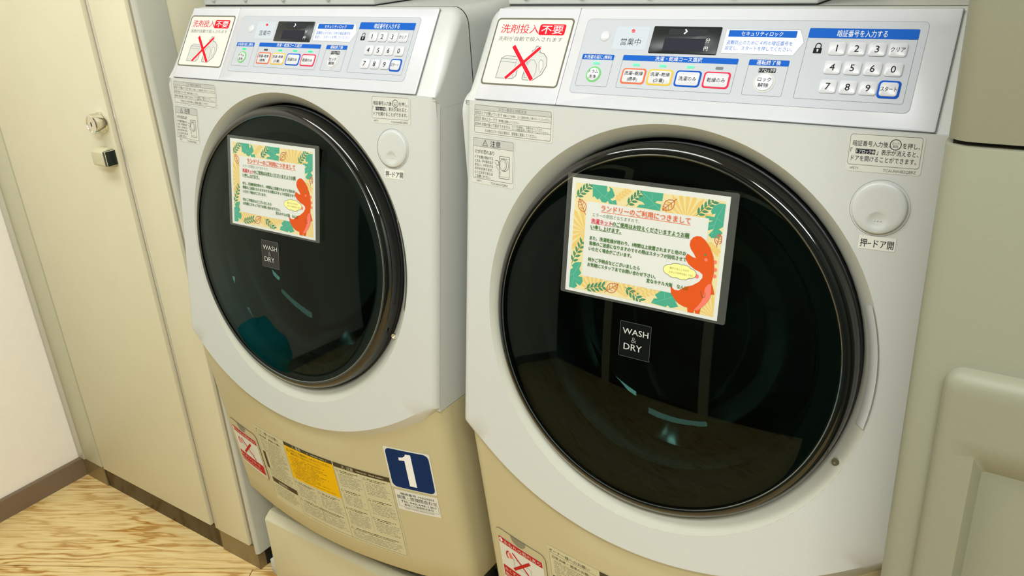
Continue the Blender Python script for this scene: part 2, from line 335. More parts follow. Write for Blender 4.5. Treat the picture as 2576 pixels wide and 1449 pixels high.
# ------------------------------------------------------------------ washer surfaces (machine frame: x from the machine's centre, y and z of the room)
TILT = .149; NN = math.hypot(1, TILT)
def SY(x, z): return TILT * (z - 1.18) - .014 * (1 - min(1, abs(x) / .32) ** 2.5)
def F_front(x, z, h): return (x, SY(x, z) - h / NN, z + h * TILT / NN)
PS = .66; PN = math.hypot(1, PS)
def F_pan(x, s, h): return (x, .004 + PS * s / PN - h / PN, 1.2023 + s / PN + h * PS / PN)
def LY(x, z): return -.083 - .1 * (z - .5) + .045 * min(1, abs(x) / .32) ** 1.9
def F_low(x, z, h):
    g = (LY(x + .001, z) - LY(x - .001, z)) / .002; l = math.sqrt(1 + g * g + .01); return (x + h * g / l, LY(x, z) - h / l, z - .1 * h / l)
OZ = .925; OYd = TILT * (OZ - 1.18)
Nd = Vector((0, -1, TILT)).normalized(); Vd = Vector((0, TILT, 1)).normalized()
def F_door(a, bb, h): return (a, OYd + bb * Vd.y + h * Nd.y, OZ + bb * Vd.z + h * Nd.z)
WO = (0, -.35, -.205)
R_M = .268
def dome(r): return .0195 + .0155 * (1 - (r / .23) ** 2)

def make_washer():
    root = empty('washing_machine', (-.415, .35, .205))
    def B(k, name, par=root, **kw): return k.build(name, par, off=WO, **kw)
    # --- front shell with the round opening and the curved lower lip
    AZ, AR, XS, XT, ZT = -.3175 + 1.42, .5125, .306, .306, 1.2015
    def outline(t):
        """outer outline of the shell in direction t from the opening's centre"""
        dx, dz = math.cos(t), math.sin(t); best = 9
        if dx > 1e-9: best = min(best, XS / dx)
        if dx < -1e-9: best = min(best, -XS / dx)
        if dz > 1e-9: best = min(best, (ZT - OZ) / dz)
        r = best; bx, bz = dx * r, OZ + dz * r
        if bx * bx + (bz - AZ) ** 2 > (AR - .02) ** 2 and dz < 0:
            a_, b_ = 1, (OZ - AZ) * dz; c_ = (OZ - AZ) ** 2 - (AR - .02) ** 2; r = min(r, -b_ + math.sqrt(b_ * b_ - c_))
        return r
    ang = set(i * 2 * math.pi / 160 for i in range(160))
    for cx_, cz_ in ((XS, ZT), (-XS, ZT), (XS, AZ - math.sqrt((AR - .02) ** 2 - XS ** 2)), (-XS, AZ - math.sqrt((AR - .02) ** 2 - XS ** 2))):
        ang.add(math.atan2(cz_ - OZ, cx_) % (2 * math.pi))
    ang = sorted(ang); loops = []
    for f in (0, .1, .35, .65, 1):
        lp = []
        for t in ang:
            ro = outline(t); r = R_M + (ro - R_M) * f
            x, z = r * math.cos(t), OZ + r * math.sin(t); lp.append((x, SY(x, z), z))
        loops.append(lp)
    k = MB(); k.grid(loops, WHITE, closed=True)
    # rolled rim: sides round over, bottom is a chamfer, top tucks under the control panel
    base = loops[-1]
    zc = AZ - math.sqrt((AR - .02) ** 2 - XS ** 2)
    rims = []
    for s_ in range(1, 6):
        lp = []
        for (x, y, z) in base:
            a = s_ / 5 * math.pi / 2
            if z > ZT - 1e-4: q = (x * (1 + .0128 * math.sin(a) / .306 if abs(x) > XS - 1e-4 else 1), y + .012 * (1 - math.cos(a)), z - (.0008 if abs(x) > XS - 1e-4 else 0))
            elif z > zc + 1e-4: q = (x + math.copysign(.0137 * math.sin(a), x), y + .014 * (1 - math.cos(a)), z)
            else:
                nx_, nz_ = x / (AR - .02), (z - AZ) / (AR - .02); c = min(1, s_ / 3); e = max(0, s_ - 3) / 2
                q = (x + nx_ * .022 * c, y + .017 * c + .03 * e, z + nz_ * .022 * c)
                t4 = min(1, abs(x) / XS) ** 7; sd = (x + math.copysign(.0137 * math.sin(a), x), y + .014 * (1 - math.cos(a)), z - .001 * s_)
                q = tuple(u_ * (1 - t4) + v_ * t4 for u_, v_ in zip(q, sd)); q = (max(-.3197, min(.3197, q[0])), q[1], q[2])
            lp.append(q)
        rims.append(lp)
    k.grid([base] + rims, WHITE, closed=True)
    B(k, 'front_shell', smooth=28)
    # --- round recess
    k = MB(); P = []; n = 96
    def surf_h(t):
        x, bb = R_M * math.cos(t), R_M * math.sin(t); z = OZ + bb; return x, SY(x, z), z
    for fr_, hh in ((0, 0), (.08, .0012), (.25, .004), (.5, .008), (.75, .0125), (.93, .0175), (1, .026), (1.1, .05)):
        row = []
        for j in range(n):
            t = 2 * math.pi * j / n; sx, sy, sz = surf_h(t); r = R_M - .0215 * fr_
            row.append((r * math.cos(t), sy + hh, OZ + r * math.sin(t) + hh * .0))
        P.append(row)
    k.grid(P, RINGM, closed=True)
    rec = B(k, 'door_recess', smooth=60)
    k = MB(); lathe([(.2465, -.030), (.2475, -.006), (.2435, -.004), (.2435, -.030)], 0, 0, 0, F_door, RUBBER, 96, k); B(k, 'seal', rec, smooth=50)
    # hinge details in the recess, right side
    k = MB(); 
    for t0, t1 in ((20, -12),):
        P = []
        for rr, hh in ((.2665, .0045), (.262, .0005), (.256, -.0045), (.2535, -.012)):
            P.append([F_door(rr * math.cos(math.radians(t0 + (t1 - t0) * i / 10)), rr * math.sin(math.radians(t0 + (t1 - t0) * i / 10)), hh + .0025) for i in range(11)])
        k.grid(P, mat('hinge_cover', (205, 206, 203), .25))
    B(k, 'hinge_cover', rec, smooth=60)
    k = MB(); a0 = math.radians(-24); lathe([(.0045, 0), (.0045, .004), (.003, .004), (.003, .002), (.0001, .002)], .2585 * math.cos(a0), 0, .2585 * math.sin(a0), F_door, CHROME, 16, k); B(k, 'hinge_screw', rec)
    # --- door
    k = MB(); lathe([(.236, -.03), (.2455, -.022), (.2468, .002), (.2462, .012), (.2435, .0185), (.2385, .0215), (.2345, .0222), (.2325, .0212)], 0, 0, 0, F_door, GLOSSB, 128, k)
    dr_ = B(k, 'door', smooth=50)
    k = MB(); lathe([(.2335, .0214), (.2328, .0222), (.2318, .0216)], 0, 0, 0, F_door, mat('ring_edge', (120, 126, 124), .18, metal=.8), 128, k); B(k, 'bright_ring', dr_, smooth=60)
    k = MB(); prof = [(.2322, .0208), (.2305, .0198)] + [(r, dome(r)) for r in (.229, .215, .195, .17, .14, .11, .08, .05, .025, .0005)]
    lathe(prof, 0, 0, 0, F_door, TINT, 128, k); B(k, 'door_glass', dr_, smooth=70)
    k = MB(); lathe([(.2318, .012), (.205, .008), (.198, -.004), (.196, -.024)], 0, 0, 0, F_door, mat('inner_door_ring', (20, 30, 30), .3), 96, k); B(k, 'inner_ring', dr_, smooth=50)
    k = MB(); lathe([(.1955, -.004), (.190, -.012), (.182, -.03), (.170, -.06), (.150, -.085), (.12, -.098), (.07, -.104), (.0005, -.106)], 0, 0, 0, F_door, CLEAR, 96, k); B(k, 'glass_bowl', dr_, smooth=70)
    ik = Ink(F_door, 0); cx_, cz_ = -.017, -.003; hd = .0352
    ik.frame(cx_ - .0215, cx_ + .0215, cz_ - .0235, cz_ + .0235, .001, .0005, mat('plate_edge', (120, 130, 126), .2, metal=.6), hd + .0004); ik.rows(cx_ - .0215, cx_ + .0215, cz_ - .0235, cz_ + .0235, mat('badge_black', (7, 14, 16), .15), 0, hd)
    sg = B(ik, 'badge', dr_, smooth=0, fix=False)
    ik.__init__(F_door, 0)
    ik.text('WASH', cx_ + .0005, cz_ + .0075, .0112, 'silver', 'c', .036, bold=.012, h=hd + .0009)
    ik.text('&', cx_ - .001, cz_ - .0027, .0108, 'grey', 'c', .0075, h=hd + .0009)
    ik.text('DRY', cx_ - .002, cz_ - .0135, .0124, 'silver', 'c', .0255, bold=.012, h=hd + .0009); B(ik, 'lettering', dr_, smooth=0, fix=False)
    # --- drum behind the glass
    k = MB(); lathe([(.2325, -.035), (.205, -.045), (.192, -.06), (.195, -.09), (.215, -.105), (.235, -.11), (.24, -.12)], 0, 0, 0, F_door, RUBBER, 96, k); B(k, 'gasket', smooth=50)
    k = MB(); lathe([(.236, -.112), (.237, -.12), (.237, -.42), (.225, -.44), (.12, -.45), (.0005, -.445)], 0, 0, 0, F_door, DRUM, 72, k); dm = B(k, 'drum', smooth=50)
    for i in range(3):
        a = math.radians(-100 + 120 * i); k = MB(); P = []
        for hh in (-.14, -.16, -.38, -.41):
            e = .0 if hh in (-.14, -.41) else 1
            P.append([F_door((.236 - rr * e) * math.cos(a) - tt * math.sin(a), (.236 - rr * e) * math.sin(a) + tt * math.cos(a), hh) for tt, rr in ((-.045, 0), (-.03, .02), (-.01, .05), (.01, .05), (.03, .02), (.045, 0))])
        k.grid(P, DRUM); k.build('lifter', dm, off=WO, smooth=60)
    # --- cabinet body
    def hoop(W_, ztop, r, zb, th):
        o = [(W_, zb), (W_, ztop - r - .003)] + [(W_ - r + r * math.cos(t * math.pi / 12), ztop - r + r * math.sin(t * math.pi / 12)) for t in range(7)]; o = o + [(-x, z) for x, z in reversed(o)]
        i = [(W_ - th, zb), (W_ - th, ztop - r - .003)] + [(W_ - r + max(.0005, r - th) * math.cos(t * math.pi / 12), ztop - r + max(.0005, r - th) * math.sin(t * math.pi / 12)) for t in range(7)]; i = i + [(-x, z) for x, z in reversed(i)]
        return o + list(reversed(i))
    k = MB(); P = []
    for y, zt, zb, rr in ((.0035, 1.2005, 1.195, .0015), (.012, 1.2130, 1.190, .009), (.0142, 1.2165, 1.182, .011), (.030, 1.2405, 1.182, .016), (.075, 1.3095, 1.182, .020), (.080, 1.3145, 1.182, .022), (.086, 1.3165, 1.182, .024), (.0950, 1.3167, 1.182, .026)):
        P.append([(x, y, z) for x, z in hoop(.3197, zt, rr, zb, .0145)])
    k.grid(P, WHITE, closed=True)
    k.box((-.304, .0155 + .004, 1.2005), (.304, .012 + .004, 1.2055), WHITE)
    for sg_ in (-1, 1):
        z0, z1 = .704, 1.182; pl = [(SY(.32, z) + .0138, z) for z in (z0, .85, 1., 1.1, 1.181)] + [(.0142, 1.190), (.0935, 1.190), (.0935, z0)]
        k.prism(pl, 'x', sg_ * .306, sg_ * .31945, WHITE); k.box((min(sg_ * .3, sg_ * .3186), .0045, 1.165), (max(sg_ * .3, sg_ * .3186), .03, 1.1995), WHITE)
    B(k, 'front_frame', smooth=35)
    k = MB(); P = [[(x, y, z) for x, z in hoop(.32, 1.317, .026, .704, .018)] for y in (.0965, .70)]; k.grid(P, WHITE, closed=True)
    k.box((-.31, .69, .3), (.31, .70, 1.30), WHITE); k.box((-.30, .13, 1.2), (.30, .69, 1.2996), WHITE); B(k, 'rear_shell', smooth=35)
    k = MB(); k.prism([(.008, .72), (.008, 1.178)] + [(.038 - .03 * math.cos(t * math.pi / 12), 1.178 + .03 * math.sin(t * math.pi / 12)) for t in range(1, 7)] + [(.65, 1.208), (.65, .72)], 'x', -.320, -.3315, WHITE); k.build('side_cover', root, off=WO, bevel=.003, seg=2)
    # --- lower body
    k = MB(); P = []
    xs = [-.286 + .572 * i / 40 for i in range(41)]
    def ring_at(z, inset=0):
        q = []; yc = LY(.286, z); y1 = yc + .036
        q.append((-.3195 + inset, .66)); q.append((-.3195 + inset, y1 + .03))
        for i in range(8):
            a = math.pi / 2 * i / 7; q.append((-.286 - (.0335 - inset) * math.cos(a), y1 - (.036 - inset) * math.sin(a) if i else y1))
        q += [(x, max(LY(x, z), SY(x, z) + .0095 if z > .57 else -9) + inset + (.07 if math.hypot(x, z - OZ) < .290 else 0)) for x in xs[1:-1]]
        for i in range(8):
            a = math.pi / 2 * (7 - i) / 7; q.append((.286 + (.0335 - inset) * math.cos(a), y1 - (.036 - inset) * math.sin(a) if i < 7 else y1))
        q.append((.3195 - inset, y1 + .03)); q.append((.3195 - inset, .66)); return [(x, y, z) for x, y in q]
    P = [ring_at(.318, .03), ring_at(.302, .02), ring_at(.300, .008), ring_at(.302, .003), ring_at(.308, 0)] + [ring_at(.308 + (.606 - .308) * i / 6) for i in range(1, 7)] + [ring_at(.606 + (.7025 - .606) * i / 10) for i in range(1, 11)]
    P.append([(x * .98, y + .004, z) for x, y, z in ring_at(.7026)])
    k.grid(P, WHITE_SHADED, closed=True); k.box((-.29, -.02, .312), (.29, .655, .33), DARK); B(k, 'lower_body', smooth=50)
    for sx in (-.27, .27):
        for y in (.08, .6):
            k = MB(); lathe([(.0005, .309), (.02, .309), (.02, .24), (.026, .235), (.026, .2065), (.0005, .2065)], sx, 0, y, lambda a, c_, h: (a, c_, h), DARK, 16, k); B(k, 'foot')
    # --- service hatch with its leak warning sticker (lower left)
    ik = Ink(F_low, .0); ik.rows(-.289, -.176, .385, .505, WHITE_SHADED, .012, .0012); h1 = B(ik, 'service_hatch', smooth=35, fix=False)
    ik = Ink(F_low, .0); ik.frame(-.289, -.176, .385, .505, .012, .0009, mat('hatch_gap', (90, 86, 66), .6), .0009)
    ik.poly([(-.2525, .5052)] + [(-.235 + .0175 * math.cos(math.pi + t * math.pi / 8), .505 - .0155 * math.sin(t * math.pi / 8)) for t in range(1, 8)] + [(-.2175, .5052)], mat('hatch_notch', (130, 128, 110), .5), .0015)
    B(ik, 'finger_notch', h1, smooth=0, fix=False)
    ik = Ink(F_low, .0016); ik.rows(-.2835, -.1815, .392, .4885, 'body', .001)
    ik.rows(-.283, -.1835, .475, .4875, 'rlab', 0, .0002); ik.disc(-.2775, .4812, .0042, 'white', .0004); ik.text('!', -.2775, .4785, .0078, 'rlab', 'c', h=.0006, bold=.03)
    ik.text('水もれの恐れあり', -.271, .4775, .0092, 'body', 'l', .084, h=.0005)
    ik.rows(-.281, -.183, .397, .4225, 'rlab', 0, .0002); ik.text('糸くずフィルターを', -.278, .4115, .0085, 'body', 'l', .080, h=.0005); ik.text('開けないでください', -.278, .4, .0085, 'body', 'l', .080, h=.0005)
    ik.path([(-.262, .463), (-.2665, .460), (-.2685, .4545), (-.2675, .449), (-.2645, .446)], .003, 'rlab', .0002)
    ik.poly([(-.264, .458), (-.258, .462), (-.252, .452), (-.260, .448)], 'pink', .0002); ik.frame(-.252, -.212, .436, .452, .002, .0006, 'grey', .0002)
    ik.path([(-.2527, .4655), (-.2083, .4255)], .0035, 'rlab', .0004); ik.path([(-.2128, .466), (-.2537, .4275)], .0055, 'rlab', .0005)
    st_ = B(ik, 'warning_sticker', h1, smooth=0, fix=False)
    # --- caution document across the lower front
    ik = Ink(F_low, .0004); D = 'doc'
    ik.rows(-.168, .1965, .344, .537, D, .003, 0, 24)
    ik.text('オーナー様へのお願い', -.165, .526, .0075, 'ink', 'l', .078, h=.0002)
    ik.line((-.1655, .5235), (-.073, .5235), .0004, 'ink', .0002); ik.line((-.1655, .5235), (-.1655, .352), .0004, 'ink', .0002); ik.line((-.0715, .5235), (-.0715, .35), .0004, 'ink', .0002)
    ik.text('日常点検・清掃のお願い', -.160, .5135, .0068, 'ink', 'l', .076, h=.0002)
    y = .508
    while y > .412:
        ik.scrib(-.158 if y > .476 or y < .43 else -.145, -.077 - random.random() * .02, y, 'ink', dens=.85); y -= .0034
    ik.rows(-.163, -.154, .431, .474, 'ink', 0, .0002, 2)
    ik.rows(-.158, -.074, .396, .4085, 'ink', 0, .0002); ik.text('設置者様へ', -.118, .3985, .0075, D, 'c', h=.0004)
    for i in range(9): ik.scrib(-.157, -.077 - random.random() * .02, .389 - i * .0036, 'ink')
    ik.rows(-.0695, .0635, .5275, .5365, 'ink', 0, .0002); ik.text('⚠ 警告', -.045, .529, .0078, D, 'l', h=.0004, bold=.01); ik.scrib(-.008, .05, .5305, D, .0022, h=.0004)
    ik.rows(-.0695, .0635, .4455, .5275, 'docyel', 0, .0002, 8)
    ik.text('△', -.066, .515, .0105, 'brown', 'l', h=.0004); ik.text('幼児などを機械内に入れないでください。', -.054, .518, .0062, 'brown', 'l', .110, h=.0004); ik.text('機械の近くで遊ばせないでください。', -.054, .5105, .0058, 'brown', 'l', .085, h=.0004)
    for i in range(14): ik.scrib(-.060, .058 - random.random() * .06, .504 - i * .0041, 'brown', .0014, h=.0004)
    for i in (1, 6, 10): ik.disc(-.0635, .5048 - i * .0041, .0009, 'brown', .0004)
    ik.rows(.066, .193, .5255, .5365, 'ink', 0, .0002); ik.text('⚠ 注意', .085, .5275, .0085, D, 'l', h=.0004, bold=.01); ik.scrib(.12, .18, .5295, D, .0024, h=.0004)
    ik.line((.065, .5265), (.065, .347), .0005, 'ink', .0002); ik.line((.1935, .5265), (.1935, .347), .0005, 'ink', .0002); ik.line((-.003, .443), (-.003, .355), .0003, 'grey', .0002); ik.line((.129, .523), (.129, .385), .0003, 'grey', .0002); ik.line((-.0715, .350), (.1935, .347), .0005, 'ink', .0002)
    for (xa, xb, ya, yb, r_) in ((-.068, -.005, .441, .40, 0), (-.068, .062, .396, .356, 0), (0, .062, .441, .40, 1), (.069, .127, .522, .481, 1), (.069, .127, .474, .436, 1), (.069, .127, .430, .386, 0), (.132, .190, .522, .479, 0), (.132, .190, .472, .432, 0), (.132, .190, .426, .386, 1), (.069, .190, .381, .353, 0)):
        if r_: ik.ring(xa + .003, ya - .004, .0026, .0005, 'ink', .0002)
        else: ik.path([(xa, ya - .0065), (xa + .006, ya - .0065), (xa + .003, ya - .001)], .0006, 'ink', .0002, True)
        ik.scrib(xa + .009, xb - .006, ya - .004, 'ink', .0022, dens=.9); ik.scrib(xa + .009, xb - .018, ya - .0075, 'ink', .002, dens=.9)
        y = ya - .0125
        while y > yb: ik.scrib(xa + .003, xb - random.random() * .014, y, 'grey', .0013); y -= .0031
    B(ik, 'instruction_label', smooth=0, fix=False)
    # --- labels on the upper front
    ik = Ink(F_front, .0003); x0, x1, z0, z1 = -.3015, -.1695, 1.1585, 1.1960
    ik.rows(x0 - .002, x1 + .003, z0 - .0025, z1 + .001, 'sheet', .003); ik.rows(x0, x1, 1.1893, z1, 'hdr', .0015, .0001); ik.frame(x0, x1, z0, z1, .0025, .0005, 'grey', .0002)
    for z in (1.1893, 1.1820, 1.1745, 1.1668): ik.line((x0, z), (x1, z), .0004, 'grey', .0002)
    ik.line((-.2893, 1.1893), (-.2893, 1.1668), .0003, 'lgrey', .0002)
    ik.text('エラー表示と対処方法', -.234, 1.1908, .0048, 'grey', 'c', .048)
    for t_, z in (('E02', 1.1835), ('E03', 1.1760), ('E04', 1.1684)): ik.text(t_, -.3, z, .0060, 'grey', 'l', .0098, shear=.15)
    ik.text('ドアが開いています', -.2878, 1.1835, .0052, 'grey', 'l', .0365); ik.text('確実にドアを閉め、コース選択を押して再スタートしてください。', -.2495, 1.1838, .0036, 'grey', 'l', .079)
    ik.text('排水エラーです', -.2878, 1.176, .0052, 'grey', 'l', .028); ik.text('管理者に連絡してください。', -.2575, 1.1763, .0036, 'grey', 'l', .036)
    ik.text('衣類が偏って脱水できません', -.2878, 1.1685, .0050, 'grey', 'l', .051); ik.text('ロックを解除し、衣類をほぐしてから、', -.2335, 1.1709, .0032, 'grey', 'l', .051); ik.text('コース選択を押して再スタートしてください。', -.2335, 1.1675, .0032, 'grey', 'l', .061)
    ik.text('その他のエラーが出た場合は、管理者に連絡してください。', -.237, 1.1606, .0047, 'grey', 'c', .090)
    B(ik, 'error_code_label', smooth=0, fix=False)
    ik = Ink(F_front, .0003); x0, x1, z0, z1 = -.303, -.2305, 1.0950, 1.1510
    ik.rows(x0 - .002, x1 + .002, 1.0880, z1 + .001, 'sheet', .003); ik.rows(x0, x1, 1.1395, z1, 'hdr', .0015, .0001); ik.frame(x0, x1, z0, z1, .002, .0005, 'grey', .0002); ik.line((x0, 1.1395), (x1, 1.1395), .0004, 'grey', .0002)
    ik.path([(-.2855, 1.1412), (-.2765, 1.1412), (-.281, 1.1492)], .0008, 'black', .0002, True); ik.text('!', -.281, 1.1422, .0055, 'black', 'c', bold=.02)
    ik.text('注意', -.2715, 1.1415, .0095, 'black', 'l', .0185)
    ik.text('けがの恐れあり', -.299, 1.1302, .0065, 'dgrey', 'l', .035)
    for i, t_ in enumerate(('ドアを開け閉めする', 'ときは、手や指をはさ', 'まない。けがをする', 'おそれがあります。', 'とくにお子さまには', 'ご注意ください。')):
        ik.text(t_, -.2995, 1.1232 - i * .00535, .0047, 'dgrey', 'l', .0335 if i < 5 else .029)
    ik.frame(-.2545, -.2365, 1.1000, 1.1302, .001, .0005, 'dgrey', .0002); ik.line((-.2545, 1.1275), (-.2365, 1.1275), .0003, 'grey', .0002); ik.ring(-.2455, 1.1187, .0075, .0004, 'dgrey', .0002, .0085); ik.disc(-.2478, 1.1187, .0062, 'sheet', .0003, .0078); ik.ring(-.2478, 1.1187, .0062, .0005, 'dgrey', .0004, .0078)
    ik.ring(-.2478, 1.1187, .0042, .0003, 'grey', .0004, .0058); ik.line((-.2545, 1.1025), (-.2365, 1.1025), .0003, 'grey', .0002); ik.frame(-.2535, -.2515, 1.106, 1.109, .0003, .0003, 'grey', .0002)
    ik.path([(-.262, 1.1235), (-.258, 1.1240), (-.2555, 1.1222), (-.256, 1.120), (-.2548, 1.1185), (-.258, 1.1172), (-.2625, 1.1208)], .0005, 'dgrey', .0003)
    ik.path([(-.2615, 1.115), (-.260, 1.1165), (-.2595, 1.1140), (-.2578, 1.1150), (-.258, 1.1125), (-.2562, 1.113), (-.256, 1.110)], .0003, 'grey', .0003)
    ik.text('>PET<', -.296, 1.0902, .0040, 'grey', 'l', .0095); ik.text('TCAUHA327QBRZ', -.2385, 1.0895, .0042, 'grey', 'r', .031)
    B(ik, 'caution_label', smooth=0, fix=False)
    ik = Ink(F_front, .0003); x0, x1, z0, z1 = .2045, .2742, 1.1662, 1.1978
    ik.rows(x0 - .0015, x1 + .0025, 1.1592, z1 + .001, 'sheet', .003); ik.frame(x0, x1, z0, z1, .0025, .0004, 'grey', .0002)
    ik.text('暗証番号入力後、', .2075, 1.1862, .0063, 'dgrey', 'l', .0365); ik.ring(.2492, 1.1892, .0053, .0007, 'dgrey', .0002); ik.text('ロック', .2492, 1.1894, .0032, 'grey', 'c', .0065); ik.text('解除', .2492, 1.1862, .0032, 'grey', 'c', .0055); ik.text('を押し、', .256, 1.1862, .0063, 'dgrey', 'l', .0165)
    ik.text('「', .2060, 1.1782, .0063, 'dgrey', 'l'); ik.rows(.2112, .2306, 1.1778, 1.1829, 'dgrey', 0, .0001); ik.text('ドアロック中', .2209, 1.1783, .0047, 'white', 'c', .0182); ik.text('」', .2315, 1.1782, .0063, 'dgrey', 'l'); ik.text('表示が消えると、', .2365, 1.1782, .0063, 'dgrey', 'l', .0355)
    ik.text('ドアを開けることができます。', .2075, 1.1706, .0063, 'dgrey', 'l', .0635)
    ik.text('>PET<', .2072, 1.1612, .0038, 'grey', 'l', .009); ik.text('TCAUHA482QBRZ', .2722, 1.1608, .0042, 'grey', 'r', .0315)
    B(ik, 'unlock_label', smooth=0, fix=False)
    ik = Ink(F_front, .0003); ik.rows(.227, .264, 1.0775, 1.092, 'body', .001); ik.text('押−ドア開', .2455, 1.0805, .0098, 'black', 'c', .0335, bold=.008); B(ik, 'door_open_label', smooth=0, fix=False)
    # --- round door button
    bx_, bz_ = .2430, 1.1224
    fb_ = lambda a, c_, h: F_front(a, c_, h)
    k = MB(); lathe([(.0300, .0004), (.0290, -.002), (.0287, -.006)], bx_, 0, bz_, fb_, mat('button_gap', (120, 118, 98), .5), 48, k); bw = B(k, 'button_bezel', smooth=50)
    k = MB(); P = []
    for r_, h_ in [(.0276, -.005), (.0276, .0015), (.0270, .0028), (.0255, .0034), (.022, .0038)] + [(.022 - .022 * i / 12, .0038) for i in range(1, 13)]:
        row = []
        for j in range(48):
            t = 2 * math.pi * j / 48; x, z = r_ * math.cos(t), r_ * math.sin(t); d_ = math.hypot(x, z + .0135) / .0098
            row.append(F_front(bx_ + x, bz_ + z, h_ - (.0022 * (1 - d_ * d_) ** .8 if d_ < 1 else 0)))
        P.append(row)
    k.grid(P, WHITE, closed=True); db_ = B(k, 'door_button', smooth=50)
    k = MB()
    for dx in (-.0032, 0, .0032): lathe([(.0008, .0015), (.0006, .0024), (.0001, .0027)], bx_ + dx, 0, bz_ - .0132, fb_, WHITE, 10, k)
    B(k, 'tactile_dots', db_, smooth=60)
    # --- control panel
    def plate(x0, x1, s0, s1, r, m, h0, h1, name, par=root, bv=.0012):
        ik = Ink(F_pan, 0); pts = ik.rrpts(x0, x1, s0, s1, r); ins = ik.rrpts(x0 + bv, x1 - bv, s0 + bv, s1 - bv, max(.0002, r - bv * .5))
        k = MB(); k.grid([[F_pan(*p, h0) for p in pts], [F_pan(*p, h1 - bv * .7) for p in pts], [F_pan(*p, h1) for p in ins]], m, closed=True)
        k.add([F_pan(*p, h1) for p in ins], [tuple(range(len(ins)))], m); return k.build(name, par, off=WO, smooth=40)
    gap = mat('panel_gap', (118, 118, 116), .6)
    ik = Ink(F_pan, .0012); ik.rows(-.3032, .2842, -.0006, .1352, gap, .001); B(ik, 'panel_backing', smooth=0, fix=False)
    cov = plate(-.3025, -.1708, 0, .1345, .0015, PANELW, .0005, .0030, 'detergent_cover')
    cp = plate(-.1700, .2832, 0, .1345, .0015, PANELW, .0005, .0030, 'control_panel')
    HP = .0031
    ik = Ink(F_pan, HP); ik.rows(-.3, -.1745, .0215, .120, 'frame', .006); ik.rows(-.2975, -.177, .024, .1175, 'body', .004, .0001)
    ik.text('洗剤投入', -.2895, .0985, .0145, 'pred', 'l', .0625, shear=.0, bold=.004); ik.rows(-.2265, -.1855, .0955, .1112, 'red', .003, .0002); ik.text('不要', -.206, .0985, .0135, 'white', 'c', .034, h=.0003, bold=.012)
    ik.text('洗剤が自動で投入されます', -.238, .0868, .0070, 'grey', 'c', .104)
    ik.poly([(-.2765, .0318), (-.2755, .0605), (-.2695, .0645), (-.2440, .0645), (-.243, .036), (-.2475, .0315)], 'lgrey', .0002)
    ik.path([(-.2765, .0318), (-.2755, .0605), (-.2695, .0645), (-.2440, .0635), (-.244, .036), (-.249, .0315)], .0007, 'grey', .0003, True); ik.path([(-.2755, .0605), (-.249, .0595), (-.244, .0635)], .0005, 'grey', .0003); ik.path([(-.2755, .056), (-.2495, .055), (-.249, .0315)], .0004, 'grey', .0003); ik.line((-.249, .0595), (-.2495, .055), .0004, 'grey', .0003)
    bot = [(-.233, .033), (-.2315, .031), (-.2155, .0308), (-.2035, .040), (-.1995, .052), (-.202, .063), (-.2090, .0695), (-.2155, .0705), (-.2165, .079), (-.2235, .0795), (-.2245, .0745), (-.228, .073), (-.2285, .0665), (-.2305, .0605), (-.2325, .052)]
    ik.poly(bot, 'lgrey', .0002); ik.path(bot, .0009, 'grey', .0003, True); ik.path([(-.2305, .0345), (-.2305, .052), (-.2275, .0595), (-.2215, .0600), (-.2155, .053), (-.2135, .043), (-.2155, .0345)], .0005, 'grey', .0003, True)
    ik.poly([(-.2065, .042), (-.2045, .050), (-.207, .0585), (-.211, .0605), (-.2125, .057), (-.210, .048)], 'body', .0003); ik.path([(-.2065, .042), (-.2045, .050), (-.207, .0585), (-.211, .0605), (-.2125, .057), (-.210, .048)], .0005, 'grey', .0004, True)
    ik.path([(-.2605, .0792), (-.2165, .0308)], .0072, 'white', .0005); ik.path([(-.2162, .0778), (-.2607, .0312)], .0064, 'white', .0005)
    ik.path([(-.2605, .0788), (-.2168, .0312)], .0056, 'red', .0006); ik.path([(-.2165, .0775), (-.2603, .0315)], .0046, 'red', .0007)
    B(ik, 'detergent_sticker', cov, smooth=0, fix=False)
    # printed sheet
    ik = Ink(F_pan, HP); ik.rows(-.155, .2553, .0172, .1197, 'line', .006, 0, 12); ik.rows(-.1545, .2548, .0177, .1192, 'pgrey', .0057, .0001, 12)
    def group(x0, x1, s0, s1, hs, title, size, tw=None):
        ik.frame(x0, x1, s0, s1, .002, .0004, 'grey', .0002); ik.rows(x0 - .0002, x1 + .0002, hs, s1, 'blue', .0012, .0003); ik.text(title, (x0 + x1) / 2, hs + (s1 - hs) * .2, size, 'white', 'c', tw, h=.0004)
    group(-.1485, -.1027, .0277, .0708, .0636, 'お洗濯の前に (無料)', .0058, .040)
    group(-.0896, .0600, .0277, .0712, .0642, '洗濯・乾燥コース選択', .0062, .061)
    group(.0734, .1194, .0279, .0710, .0640, '運転終了後', .0062, .028)
    group(.1333, .2470, .0272, .1105, .0990, '暗証番号を入力する', .0088, .052)
    ik.rows(-.1095, -.0628, .0787, .1094, 'plate', .002, .0002); ik.text('営業中', -.0853, .0850, .0105, 'dgrey', 'c', .0280)
    ik.poly([(.0365, .0777), (.0368, .1078), (.0365 + .0865, .1082), (.1300, .0932), (.1212, .0774)], 'white', .0002); ik.path([(.0365, .0777), (.0368, .1078), (.123, .1082), (.1300, .0932), (.1212, .0774)], .0003, 'line', .0003, True)
    ik.rows(.0402, .1202, .0985, .1067, 'blue', .0008, .0003); ik.text('セキュリティロック', .080, .1002, .0062, 'white', 'c', .049, h=.0004)
    ik.text('盗難防止のために４桁の暗証番号を', .0403, .0892, .0058, 'btxt', 'l', .0775, h=.0004); ik.text('設定し、スタートを押してください。', .0400, .0822, .0058, 'btxt', 'l', .0790, h=.0004)
